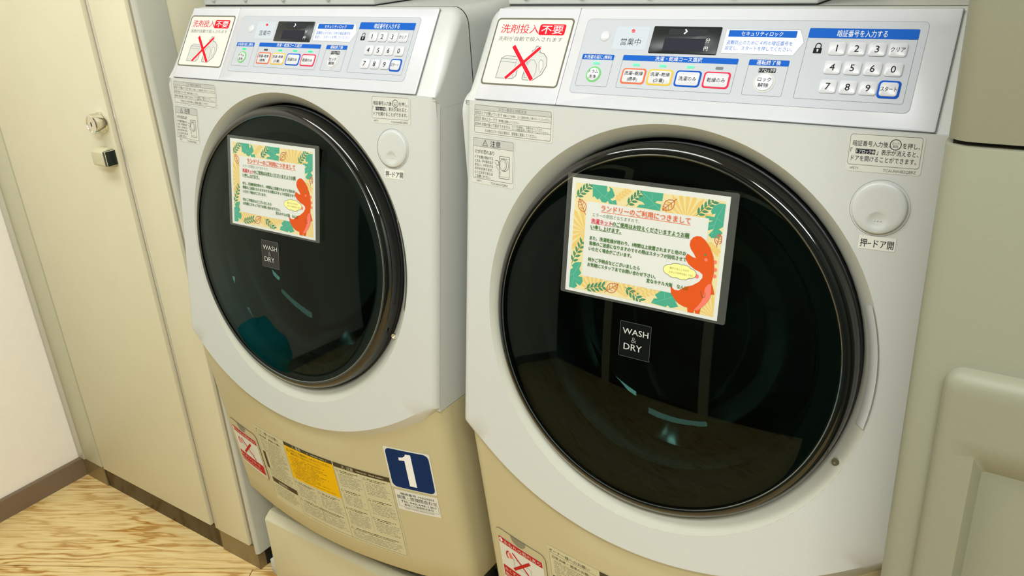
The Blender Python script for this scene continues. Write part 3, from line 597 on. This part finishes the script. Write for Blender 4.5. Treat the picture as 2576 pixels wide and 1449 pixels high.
    ik.rows(.0867, .1066, .0556, .0612, 'dgrey', .0004, .0002); ik.text('ドアロック中', .0966, .0565, .0048, 'white', 'c', .0186, h=.0004)
    # padlock
    ik.rows(.1424, .1514, .0808, .0872, 'black', .0006, .0002); ik.path([(.1440, .087)] + [(.1469 + .0029 * math.cos(math.pi - t * math.pi / 8), .0895 + .0032 * math.sin(t * math.pi / 8)) for t in range(9)] + [(.1498, .087)], .0011, 'black', .0002); ik.disc(.1469, .0848, .0011, 'white', .0003); ik.rows(.1465, .1473, .0822, .0848, 'white', 0, .0003)
    B(ik, 'printed_sheet', cp, smooth=0, fix=False)
    # display
    dsp = plate(-.0573, .0308, .0748, .1101, .0012, K['screen'], HP - .002, HP + .0012, 'display', bv=.0004)
    ik = Ink(F_pan, HP + .0014); ik.rows(-.0392, .0142, .0782, .0945, 'lcd', .0005); ik.rows(-.036, .014, .0985, .1065, 'dgrey', .002); ik.path([(-.0150, .1062), (-.0125, .1035), (-.0155, .1002)], .0018, 'white', .0002); ik.text('分', .0143, .0900, .0062, 'white', 'l', h=.0003); ik.text('円', .0143, .0795, .0062, 'white', 'l', h=.0003); B(ik, 'readout', dsp, smooth=0, fix=False)
    k = MB(); lathe([(.0024, .0000), (.0021, .0008), (.0001, .001)], -.0852, 0, .1036, lambda a, c_, h: F_pan(a, c_, h + HP + .0002), mat('red_lamp', (240, 20, 50), .3, emit=.5), 16, k); B(k, 'status_lamp', smooth=60)
    k = MB(); lathe([(.0074, -.001), (.0074, .0003), (.006, .0013), (.0035, .0019), (.0001, .0021)], -.1236, 0, .0960, lambda a, c_, h: F_pan(a, c_, h + HP), PANELW, 24, k); B(k, 'sensor_dome', smooth=60)
    # indicator lamps
    lm = {}
    for st_n, col, em in (('on', (0, 214, 120), .8), ('off', (44, 48, 54), 0)):
        mm = mat('lamp_' + st_n, col, .3, emit=em); k = MB()
        ik = Ink(lambda a, c_, h: Vector(F_pan(a, c_, h)) - Vector(F_pan(0, 0, 0)), 0); pts = ik.rrpts(-.0045, .0045, -.00145, .00145, .0006)
        k.grid([[ik.F(*p, 0) for p in pts], [ik.F(*p, .0007) for p in pts]], mm, closed=True); k.add([ik.F(*p, .0007) for p in pts], [tuple(range(len(pts)))], mm)
        o = k.build('indicator_lamp', None, smooth=0); lm[st_n] = o.data; bpy.data.objects.remove(o)
    for i, x in enumerate((-.1254, -.0689, -.0331, .0034, .0396)):
        o = bpy.data.objects.new('indicator_lamp', lm['off' if i == 4 else 'on']); C.objects.link(o); o.parent = root; p = F_pan(x, .0586, HP + .0001); o.location = (p[0] + WO[0], p[1] + WO[1], p[2] + WO[2]); o['slot'] = i
    # course buttons
    for x, col, lines in ((-.0690, 'orange', ('洗濯~乾燥', '(標準)')), (-.0331, 'yellow', ('洗濯~乾燥', '(少量)')), (.0034, 'sblue', ('洗濯のみ',)), (.0394, 'crimson', ('乾燥のみ',))):
        ob = plate(x - .0165, x + .0165, .0333, .0540, .0042, K[col], HP, HP + .0006, 'course_button', bv=.0003)
        plate(x - .0143, x + .0143, .0352, .0521, .003, PANELW, HP, HP + .0011, 'button_face', ob, bv=.0004)
        ik = Ink(F_pan, HP + .0012)
        if len(lines) == 2: ik.text(lines[0], x, .0450, .0055, 'black', 'c', .0255); ik.text(lines[1], x, .0375, .0055, 'black', 'c', .0140)
        else: ik.text(lines[0], x, .0412, .0060, 'black', 'c', .0225)
        B(ik, 'lettering', ob, smooth=0, fix=False)
    for x, rr, col, ln in ((-.1257, .0107, 'green', ('ドラム', '洗浄')), (.0966, .0125, 'lgrey', ('ロック', '解除'))):
        k = MB(); lathe([(rr, 0), (rr - .0003, .0006), (rr - .0022, .0006), (rr - .0025, .0012), (.0001, .0012)], x, 0, .0437, lambda a, c_, h: F_pan(a, c_, h + HP), K[col], 40, k)
        lathe([(rr - .002, .0007), (rr - .0026, .0016), (.0001, .0016)], x, 0, .0437, lambda a, c_, h: F_pan(a, c_, h + HP), PANELW, 40, k)
        rb = B(k, 'round_button', smooth=35); ik = Ink(F_pan, HP + .0018); ik.text(ln[0], x, .0447, .0057, 'black', 'c', .0135 if col == 'green' else .0155); ik.text(ln[1], x, .0378, .0057, 'black', 'c', .0105 if col == 'green' else .0125); B(ik, 'lettering', rb, smooth=0, fix=False)
    rows_ = (('1', '2', '3', 'クリア'), ('4', '5', '6', '0'), ('7', '8', '9', 'スタート'))
    for r_, row in enumerate(rows_):
        for c_i, t_ in enumerate(row):
            x = .1678 + .02085 * c_i; s = .0868 - .02215 * r_
            if t_ == 'スタート': plate(x - .0112, x + .0112, s - .0100, s + .0100, .004, K['sblue'], HP, HP + .0006, 'key_surround', bv=.0003)
            hw, hh = (.0090, .0077)
            kk = plate(x - hw, x + hw, s - hh, s + hh, .003, PANELW, HP - .0003, HP + .0021, 'key', bv=.0011)
            ik = Ink(F_pan, HP + .0022)
            if len(t_) == 1: ik.text(t_, x, s - .0040, .0112, 'black', 'c', bold=.004)
            else: ik.text(t_, x, s - .0024, .0062, 'black', 'c', .0145 if len(t_) == 3 else .0160)
            B(ik, 'lettering', kk, smooth=0, fix=False)
    return root, lm

def children(o): return [c for c in bpy.data.objects if c.parent == o]
def copy_tree(o, parent=None):
    c = o.copy(); C.objects.link(c)
    if parent: c.parent = parent
    for ch in children(o): copy_tree(ch, c)
    return c
right, lamps = make_washer()
G_W = 'pair of coin-operated washer dryers'
tag(right, 'white front-loading washer with large round black door, the nearer one on the right', 'washing machine', G_W)
left = copy_tree(right); left.location = (-1.11, .35, .205)
tag(left, 'white front-loading washer beside the beige cabinet, with a navy number 1 sticker', 'washing machine', G_W)
for o in children(left):
    if 'slot' in o: o.data = lamps['off' if o['slot'] == 1 else 'on']
# number sticker and service sticker, on the left washer only
ik = Ink(F_low, .0004); x0, x1, z0, z1 = .198, .282, .5205, .607
ik.rows(x0 - .003, x1 + .003, z0 - .002, z1 + .003, 'body', .004, 0, 10); ik.rows(x0, x1, z0, z1, 'navy', .010, .0002, 10)
cx, cz = .2405, .5655
one = [(-.0065, -.037), (.0075, -.037), (.0075, .035), (-.0025, .035), (-.0045, .0305), (-.0090, .0268), (-.0175, .0250), (-.0175, .0185), (-.0065, .0200)]
ik.poly([(cx + a, cz + b_) for a, b_ in one], 'white', .0004)
ik.build('number_sticker', left, off=WO, smooth=0, fix=False)
ik = Ink(F_low, .0004); ik.rows(.1985, .2835, .4665, .5135, 'body', .001, -.00005, 10)
ik.text('機械番号 19020003', .2430, .5035, .0062, 'dgrey', 'c', .066); ik.text('故障・修理問合わせ', .2410, .4945, .0085, 'dgrey', 'c', .079); ik.text('TEL 042-646-1301', .2425, .4855, .0066, 'dgrey', 'c', .069, bold=.005); ik.text('桑姫ビル管理株式会社', .2425, .4785, .0055, 'dgrey', 'c', .058); ik.text('http://www.autosui.com', .2425, .4715, .0045, 'grey', 'c', .058)
ik.frame(.2025, .2812, .4755, .4935, .0005, .0003, 'dgrey', .0002)
ik.build('service_sticker', left, off=WO, smooth=0, fix=False)

# ------------------------------------------------------------------ out-of-view bag added to give the left door its yellow and teal reflection
bag = empty('reflection_bag', (-2.05, -.66, 0)); tag(bag, 'unseen yellow and teal bag, added for its reflection in the left door', 'bag')
def blob(name, cx, cy, cz, rx, ry, rz, m, seed, flat=True):
    R = random.Random(seed); ph = [R.uniform(0, 6) for _ in range(8)]; P = []; n, q = 18, 32
    for i in range(n + 1):
        a = math.pi * i / n; row = []
        for j in range(q):
            b_ = 2 * math.pi * j / q; s_ = 1 + .07 * math.sin(3 * b_ + ph[0] + 2 * a) + .05 * math.sin(5 * b_ + ph[1]) * math.sin(3 * a) + .03 * math.sin(9 * a + ph[2] + b_)
            row.append((cx + rx * s_ * math.sin(a) * math.cos(b_), cy + ry * s_ * math.sin(a) * math.sin(b_), max(.001, cz + rz * s_ * math.cos(a))))
        P.append(row)
    k = MB(); k.grid(P, m, closed=True); k.build(name, bag, smooth=70)
blob('sack', 0, 0, .10, .15, .17, .11, mat('yellow_cloth', (240, 220, 20), .9, bump=.5), 2)
blob('towel', 0, 0, .31, .16, .18, .13, mat('teal_cloth', (10, 190, 205), .9, bump=.5), 1)

# ------------------------------------------------------------------ laminated notices on the doors
def make_notice():
    root = empty('notice', (0, 0, 0)); ux, uy = 1e-3, 1e-3
    PW, PH = 210, 148.5; mm = lambda x, y, h: ((x - 106.9) * 1e-3, (y - 75.4) * 1e-3, h)
    ik = Ink(mm, 0); k = MB(); pts = ik.rrpts(-6.8, 220.2, -3, 153.6, 3)
    k.grid([[mm(*p, -.0002) for p in pts], [mm(*p, .0006) for p in pts]], FILM, closed=True); k.add([mm(*p, .0006) for p in pts], [tuple(range(len(pts)))], FILM)
    k.build('laminate_pouch', root, smooth=0)
    k = MB(); k.box(mm(0, 0, -.0001), mm(PW, PH, .0002), K['white']); k.build('paper', root, smooth=0)
    k = Ink(mm, .0003); k.rows(5.6, 205, 4, 142.5, 'pyel', 0, 0, 2, 2)
    def fan(cx, cy, R_, a0, a1, n, box_=(5.6, 205, 4, 142.5)):
        for i in range(n):
            a = math.radians(a0 + (a1 - a0) * (i + .5) / n); wd = math.radians((a1 - a0) / n * .32)
            q = clip([(cx, cy), (cx + R_ * .75 * math.cos(a - wd), cy + R_ * .75 * math.sin(a - wd)), (cx + R_ * math.cos(a), cy + R_ * math.sin(a)), (cx + R_ * .75 * math.cos(a + wd), cy + R_ * .75 * math.sin(a + wd))], *box_)
            if len(q) > 2: k.poly(q, 'pray', .00003 * 1)
    fan(158, 114, 36, 10, 170, 9); fan(24, 81, 36, 95, 265, 8); fan(42, 2, 30, 20, 160, 8); fan(88, 6, 22, 20, 160, 6); fan(205, 4, 30, 90, 190, 6)
    def sprig(x0, y0, x1, y1, m, n=5, L_=9, wd=3.2):
        dx, dy = x1 - x0, y1 - y0; l = math.hypot(dx, dy); a = math.atan2(dy, dx)
        k.path([(x0, y0), ((x0 + x1) / 2 - dy * .04, (y0 + y1) / 2 + dx * .04), (x1, y1)], .8, m, .00006)
        for i in range(n):
            t = (i + .6) / n; px, py = x0 + dx * t, y0 + dy * t
            for sg in (-1, 1):
                b_ = a + sg * .75; c_, s_ = math.cos(b_), math.sin(b_)
                q = [(px + c_ * u - s_ * v, py + s_ * u + c_ * v) for u, v in ((0, 0), (L_ * .3, wd / 2), (L_ * .65, wd / 2.2), (L_, 0), (L_ * .65, -wd / 2.2), (L_ * .3, -wd / 2))]
                q = clip(q, 5.6, 205, 4, 142.5)
                if len(q) > 2: k.poly(q, m, .00007 if sg > 0 else .00008)
    for a in ((63, 126, 80, 141), (108, 12, 133, 23.5), (187, 92, 202, 82), (96, 12, 118, 26)): sprig(*a, 'pray', 5, 6.5, 3)
    def monstera(pts, veins):
        q = clip(pts, 5.6, 205, 4, 142.5); k.poly(pts, 'teal', .0001)
        for v in veins: k.path(v, .5, 'tealv', .00013)
    monstera([(29, 142.5), (50.5, 142.5), (50.5, 137), (52, 135), (55, 138), (53, 142.3), (58, 140), (62, 132), (60, 129), (56, 127), (59, 125), (64, 127), (66, 121), (55, 121), (53, 124.5), (50, 121.5), (44, 122), (41, 126), (38, 124), (33, 128), (31, 126), (30.5, 133)], [[(30, 141), (44, 131), (62, 122)], [(44, 131), (40, 125)], [(48, 129), (52, 134)]])
    monstera([(97, 142.3), (126.7, 142.5), (126, 133), (119, 132.5), (117, 130), (125, 129), (124, 121), (115, 121.2), (108, 121.5), (93, 121.5), (96, 125), (104, 126), (100, 129), (94, 130), (95, 134), (102, 135), (98, 139)], [[(125, 122), (113, 131), (100, 140)], [(113, 131), (112, 141)], [(117, 128), (108, 123)]])
    monstera([(205, 139.5), (198, 139.5), (191, 136), (188, 129), (190, 125.5), (194, 127), (193, 123), (182, 123), (183, 118), (192, 118.5), (184, 114), (186, 106), (194, 109), (188, 101), (192, 98), (201, 99), (204.8, 106), (200, 109.5), (204.8, 113), (204.8, 122)], [[(203, 138), (196, 122), (192, 102)], [(196, 122), (203, 118)], [(194, 114), (186, 110)]])
    monstera([(21.6, 40.5), (13, 39), (7, 34), (10, 31), (5.8, 28), (5.6, 4.2), (14, 4.2), (18, 8), (15, 12), (22, 9), (25.5, 15), (24, 21), (18, 21), (22.5, 26), (19, 31), (21, 36)], [[(19, 38), (12, 24), (10, 6)], [(12, 24), (6, 20)], [(12, 18), (21, 15)]])
    monstera([(139, 25.5), (143, 23), (146, 25), (157, 23), (161, 17), (158, 12.5), (155, 14.5), (160, 8), (150, 4.2), (146, 7), (144, 4.2), (124, 5.6), (127, 12), (132, 13), (128, 17), (134, 22)], [[(126, 6.5), (142, 14), (156, 21)], [(142, 14), (140, 23)]])
    for a in ((6.8, 123, 26.5, 142), (79, 121.5, 98.5, 141), (170.5, 121, 190, 141), (7, 36, 21, 67), (29, 6, 56, 14.5), (86, 19, 110, 5.5)): sprig(*a, 'sprig')
    def oleaf(cx, cy, a, L_, W_):
        a = math.radians(a); T_ = lambda u, v: (cx + u * math.cos(a) - v * math.sin(a), cy + u * math.sin(a) + v * math.cos(a)); n = 10
        up = [T_(-L_ / 2 + L_ * i / n, W_ / 2 * math.sin(math.pi * (i / n) ** .85)) for i in range(n + 1)]; dn = [T_(-L_ / 2 + L_ * i / n, -W_ / 2 * math.sin(math.pi * (i / n) ** .85)) for i in range(n, 0, -1)]
        q = [p for p in up + dn if 5.6 <= p[0] <= 205]; k.path(q, 1.0, 'oleaf', .00011, closed=len(q) == len(up + dn)); k.path([T_(-L_ * .72, 0), T_(L_ / 2, 0)], .9, 'oleaf', .00011)
        for i in (-.25, 0, .22):
            for sg in (-1, 1): k.path([T_(L_ * i, 0), T_(L_ * (i + .16), sg * W_ * .36)], .7, 'oleaf', .00012)
    oleaf(16.5, 114, 118, 18, 11); oleaf(134.5, 129, 222, 19, 12); oleaf(69, 15, 36, 19, 12); oleaf(201, 97.5, 80, 13, 9)
    k.build('leaf_border', root, smooth=0, fix=False)
    k = Ink(mm, .0005); k.rows(23.2, 186.8, 23.2, 120.3, 'white', 0, 0, 2, 2); k.build('text_box', root, smooth=0, fix=False)
    k = Ink(mm, .0006)
    k.text('ランドリーのご利用につきまして', 44.6, 111.2, 8.4, 'ptitle', 'l', 120, h=0, bold=.006); k.line((44, 109.2), (165, 109.2), .7, 'ptitle')
    T = [('エラーの原因となりますので、', 32.5, 102.4, 66, 'dgreen', 5.2, 0), ('洗濯ネット', 31.6, 94.2, 30, 'pred', 6.4, .02), ('のご使用はお控えくださいますようお願', 62, 94.2, 103, 'dgreen', 6.4, .012), ('い申し上げます。', 31.8, 86.2, 43, 'dgreen', 6.2, .012),
         ('また、洗濯乾燥が終わり、1時間以上放置されますと他のお', 31.4, 72.4, 132, 'dgreen', 5.6, .01), ('客様のご迷惑になりますのでその際はスタッフが回収させて', 31.2, 65.4, 133, 'dgreen', 5.6, .01), ('いただく場合がございます。', 31.2, 58.2, 61, 'dgreen', 5.6, .01),
         ('何かご不明点などございましたら', 31.1, 44.2, 73.5, 'dgreen', 5.6, .01), ('お気軽にスタッフまでお問い合わせ下さい。', 31, 37.4, 96, 'dgreen', 5.6, .01), ('変なホテル大阪　なんば', 115.2, 31, 55, 'dgreen', 5.6, .01)]
    for t_, x, y, wd, m, s_, bd in T: k.text(t_, x, y, s_, m, 'l', wd, h=0, bold=bd)
    k.line((31.6, 93), (61.8, 93), .5, 'pred'); k.line((62, 93), (165, 93), .5, 'dgreen'); k.line((31.8, 85), (76, 85), .5, 'dgreen')
    k.build('lettering', root, smooth=0, fix=False)
    k = Ink(mm, .0007)
    dn = [(174.4, 97.7), (170, 95.5), (167, 91), (166.4, 86), (168.5, 81), (172.5, 76.5), (176.3, 71.2), (172, 71.8), (164.9, 75), (162.9, 71), (163.4, 67.4), (168, 62), (175.9, 57.5), (182, 55.8), (186.3, 53), (186.6, 49), (183, 43.5), (175, 37.6), (166, 34), (158.5, 28.2), (153, 28), (147.6, 31.5), (149, 23), (154.5, 16.5), (160, 12), (167.3, 9.6), (171.6, 9.4), (172.6, 3.8), (180, 4.1), (181, 8.6), (182.4, 4.2), (187.6, 4.4), (188.6, 11.5), (194, 18), (198.2, 25), (199.6, 31), (203.6, 31.2), (201.5, 38), (198.5, 45), (200, 57.6), (199.4, 66), (197.4, 76), (192, 86.6), (185, 94.5), (179.5, 97.8)]
    k.poly(dn, 'dino', 0)
    k.poly([(198.4, 43.5), (194.5, 42.5), (191.3, 37), (190.8, 29), (188.5, 20), (184, 13), (180.3, 8.6), (184.8, 8.2), (188.6, 11.6), (194, 18), (198.2, 25), (199.2, 33)], 'pink', .00005)
    for x, y in ((200, 70.3), (201.2, 61.3), (201.2, 53.4)): k.disc(x, y, 2.2, 'pink', -.00005)
    k.disc(179.5, 49.5, 2.6, 'pink', -.00004); k.disc(187.2, 77, 1.2, 'sprig', .00005); k.disc(188.6, 71.2, 2.1, 'pink', .00005)
    k.path([(186.5, 33), (187.5, 28), (190, 25), (192.5, 27), (192, 32)], .6, 'brown', .00008)
    for x, y, r, ry in ((144, 51.5, 8, 6.2), (153, 55, 9, 5.8), (163, 54.5, 9, 6), (171, 51.5, 7.5, 5.8), (150, 47.5, 8, 4.6), (161, 47, 9.5, 4.8)): k.ring(x, y, r, .6, 'grey', .0001, ry)
    for x, y, r, ry in ((144, 51.5, 8, 6.2), (153, 55, 9, 5.8), (163, 54.5, 9, 6), (171, 51.5, 7.5, 5.8), (150, 47.5, 8, 4.6), (161, 47, 9.5, 4.8), (157, 51, 14, 5)): k.disc(x, y, r - .3, 'bub', .00014 + x * 1e-7, ry - .3)
    k.text('僕がいるところから', 144, 53, 3.0, 'brown', 'l', 25, h=.0002); k.text('スタッフを呼び出してね！', 143.5, 48, 3.0, 'brown', 'l', 31, h=.0002)
    k.build('dinosaur_picture', root, smooth=0, fix=False)
    return root
no = make_notice()
def set_notice(o, xm, x, z):
    n = Vector((0, -1, TILT + .045)).normalized(); u = Vector((1, 0, 0)); v = n.cross(u); M = Matrix((u, v, n)).transposed().to_4x4()
    p = Vector(F_door(x, (z - OZ) / Vd.z, .0335)); M.translation = p + Vector((xm, 0, 0)); o.matrix_world = M
set_notice(no, -.415, -.0150, 1.0455); tag(no, 'laminated leaf-bordered notice with orange dinosaur, on the right washer door', 'notice', 'laminated laundry notices')
n2 = copy_tree(no); set_notice(n2, -1.11, -.0045, 1.0385); tag(n2, 'laminated leaf-bordered notice with orange dinosaur, on the left washer door', 'notice', 'laminated laundry notices')

# ------------------------------------------------------------------ pedestals
def pedestal(xm, label):
    r = empty('washer_pedestal', (xm, .35, 0)); tag(r, label, 'pedestal', 'washer pedestals')
    m = mat('pedestal_beige', (216, 210, 180), .45); k = MB(); prof = [(.0, 0), (.0, .190), (.005, .196), (.018, .2055), (.030, .2055), (.0315, .2015), (.70, .2015), (.70, 0)]
    k.prism([(y - .35, z) for y, z in prof], 'x', -.313, .313, m); k.build('base', r, bevel=.0012)
    k = MB(); k.box((-.312, -.31, .2016), (-.300, .34, .2055), m); k.build('rim', r, smooth=0)
    k = MB(); k.box((.300, -.31, .2016), (.312, .34, .2055), m); k.build('rim', r, smooth=0)
    k = MB(); k.box((-.350, -.335, 0), (-.3135, -.26, .045), WHITE); k.build('anchor_bracket', r, bevel=.002)
pedestal(-1.11, 'low beige pedestal under the left washer, beside the cabinet'); pedestal(-.415, 'low beige pedestal under the right washer')

# ------------------------------------------------------------------ detergent tanks on top of the washers
def tank(xm, label):
    r = empty('detergent_tank', (xm, .303, 1.317)); tag(r, label, 'tank', 'white boxes on the washers')
    k = MB(); k.box((-.2165, -.205, .0015), (.2165, .17, .16), WHITE); k.build('box', r, bevel=.003, seg=3)
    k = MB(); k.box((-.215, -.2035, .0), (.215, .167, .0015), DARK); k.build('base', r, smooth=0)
    for x in (-.185, -.095, .005, .115):
        k = MB(); lathe([(.0045, 0), (.0045, .002), (.003, .004), (.0001, .0045)], x, 0, .012, lambda a, c_, h: (a, -.205 - h, c_), WHITE, 16, k); k.build('screw', r, smooth=50)
tank(-1.195, 'white box with screw heads standing on top of the left washer'); tank(-.502, 'white box with screw heads standing on top of the right washer')

# ------------------------------------------------------------------ appliance at the right edge
ap = empty('laundry_appliance', (.2, .2, 0)); tag(ap, 'tall off-white appliance with raised round-cornered panel, cropped at the right frame edge', 'appliance')
AO = (-.2, -.2, 0); x0, x1 = -.0965, .50; YBK = -.105
def vbody(name, z0, z1, yf, r, xa, xb):
    P = []; pl = [(xb, YBK)] + [(xa, YBK)] + [(xa + r - r * math.cos(t * math.pi / 12), yf + r - r * math.sin(t * math.pi / 12)) for t in range(7)] + [(xb - r + r * math.sin(t * math.pi / 12), yf + r - r * math.cos(t * math.pi / 12)) for t in range(7)]
    k = MB(); k.prism(pl, 'z', z0, z1, APPL); return k.build(name, ap, off=AO, bevel=.0025 if name != 'core' else 0, smooth=40)
k = MB(); k.box((-.04, YBK, .02), (x1, .6, 1.94), APPL); k.build('rear_body', ap, off=AO, smooth=0)
vbody('upper_housing', 1.2445, 1.95, -.1995, .02, x0 + .001, x1); vbody('lower_housing', .02, 1.2405, -.2015, .02, x0 - .0005, x1)
k = MB(); k.box((x0 + .006, -.19, .0), (x1 - .006, YBK - .002, 1.245), DARK); k.build('plinth', ap, off=AO, smooth=0)
# raised door with pocket
X0, X1, Z0, Z1 = -.0675, .44, .12, 1.0515; yb, yf = -.2015, -.2155
ik = Ink(lambda a, c_, h: (a, c_, h)); ou = ik.rrpts(X0, X1, Z0, Z1, .016)
def insetp(d, r): return ik.rrpts(X0 + d, X1 - d, Z0 + d, Z1 - d, r)
k = MB(); nn = len(ou)
def loopy(pts, y): return [(a, y, c_) for a, c_ in pts[:nn]]
L0 = loopy(ou, yb); L1 = loopy(insetp(.001, .0152), yf + .008); L2 = loopy(insetp(.005, .0125), yf + .0028); L3 = loopy(insetp(.012, .009), yf)
k.grid([L0, L1, L2, L3], APPL, closed=True)
px0, px1, pz0, pz1 = -.0335, .40, .20, .977
hole = [(px0, pz0), (px1, pz0), (px1, pz1), (px0, pz1)]
pr = ik.rrpts(px0, px1, pz0, pz1, .004); m_ = len(pr)
tri = tessellate_polygon([[Vector((a[0], a[2], 0)) for a in L3], [Vector((a, c_, 0)) for a, c_ in pr]])
k.add(L3 + [(a, yf, c_) for a, c_ in pr], tri, APPL)
k.grid([[(a, yf, c_) for a, c_ in pr], [(a + (.008 if a < .1 else -.008), yf + .016, c_ - (.026 if c_ > .6 else -.01)) for a, c_ in pr]], APPL, closed=True)
k.grid([[(a + (.008 if a < .1 else -.008), yf + .016, c_ - (.026 if c_ > .6 else -.01)) for a, c_ in pr], [(a + (.009 if a < .1 else -.009), yf + .06, c_ - (.026 if c_ > .6 else -.01)) for a, c_ in pr]], APPL, closed=True)
k.build('raised_door', ap, off=AO, smooth=45)
k = MB(); k.box((px0, yf + .045, pz0), (px1, yf + .05, .952), mat('pocket_back', (150, 146, 118), .6)); k.build('pocket_back', ap, off=AO, smooth=0)

bpy.data.objects.remove(_fo)
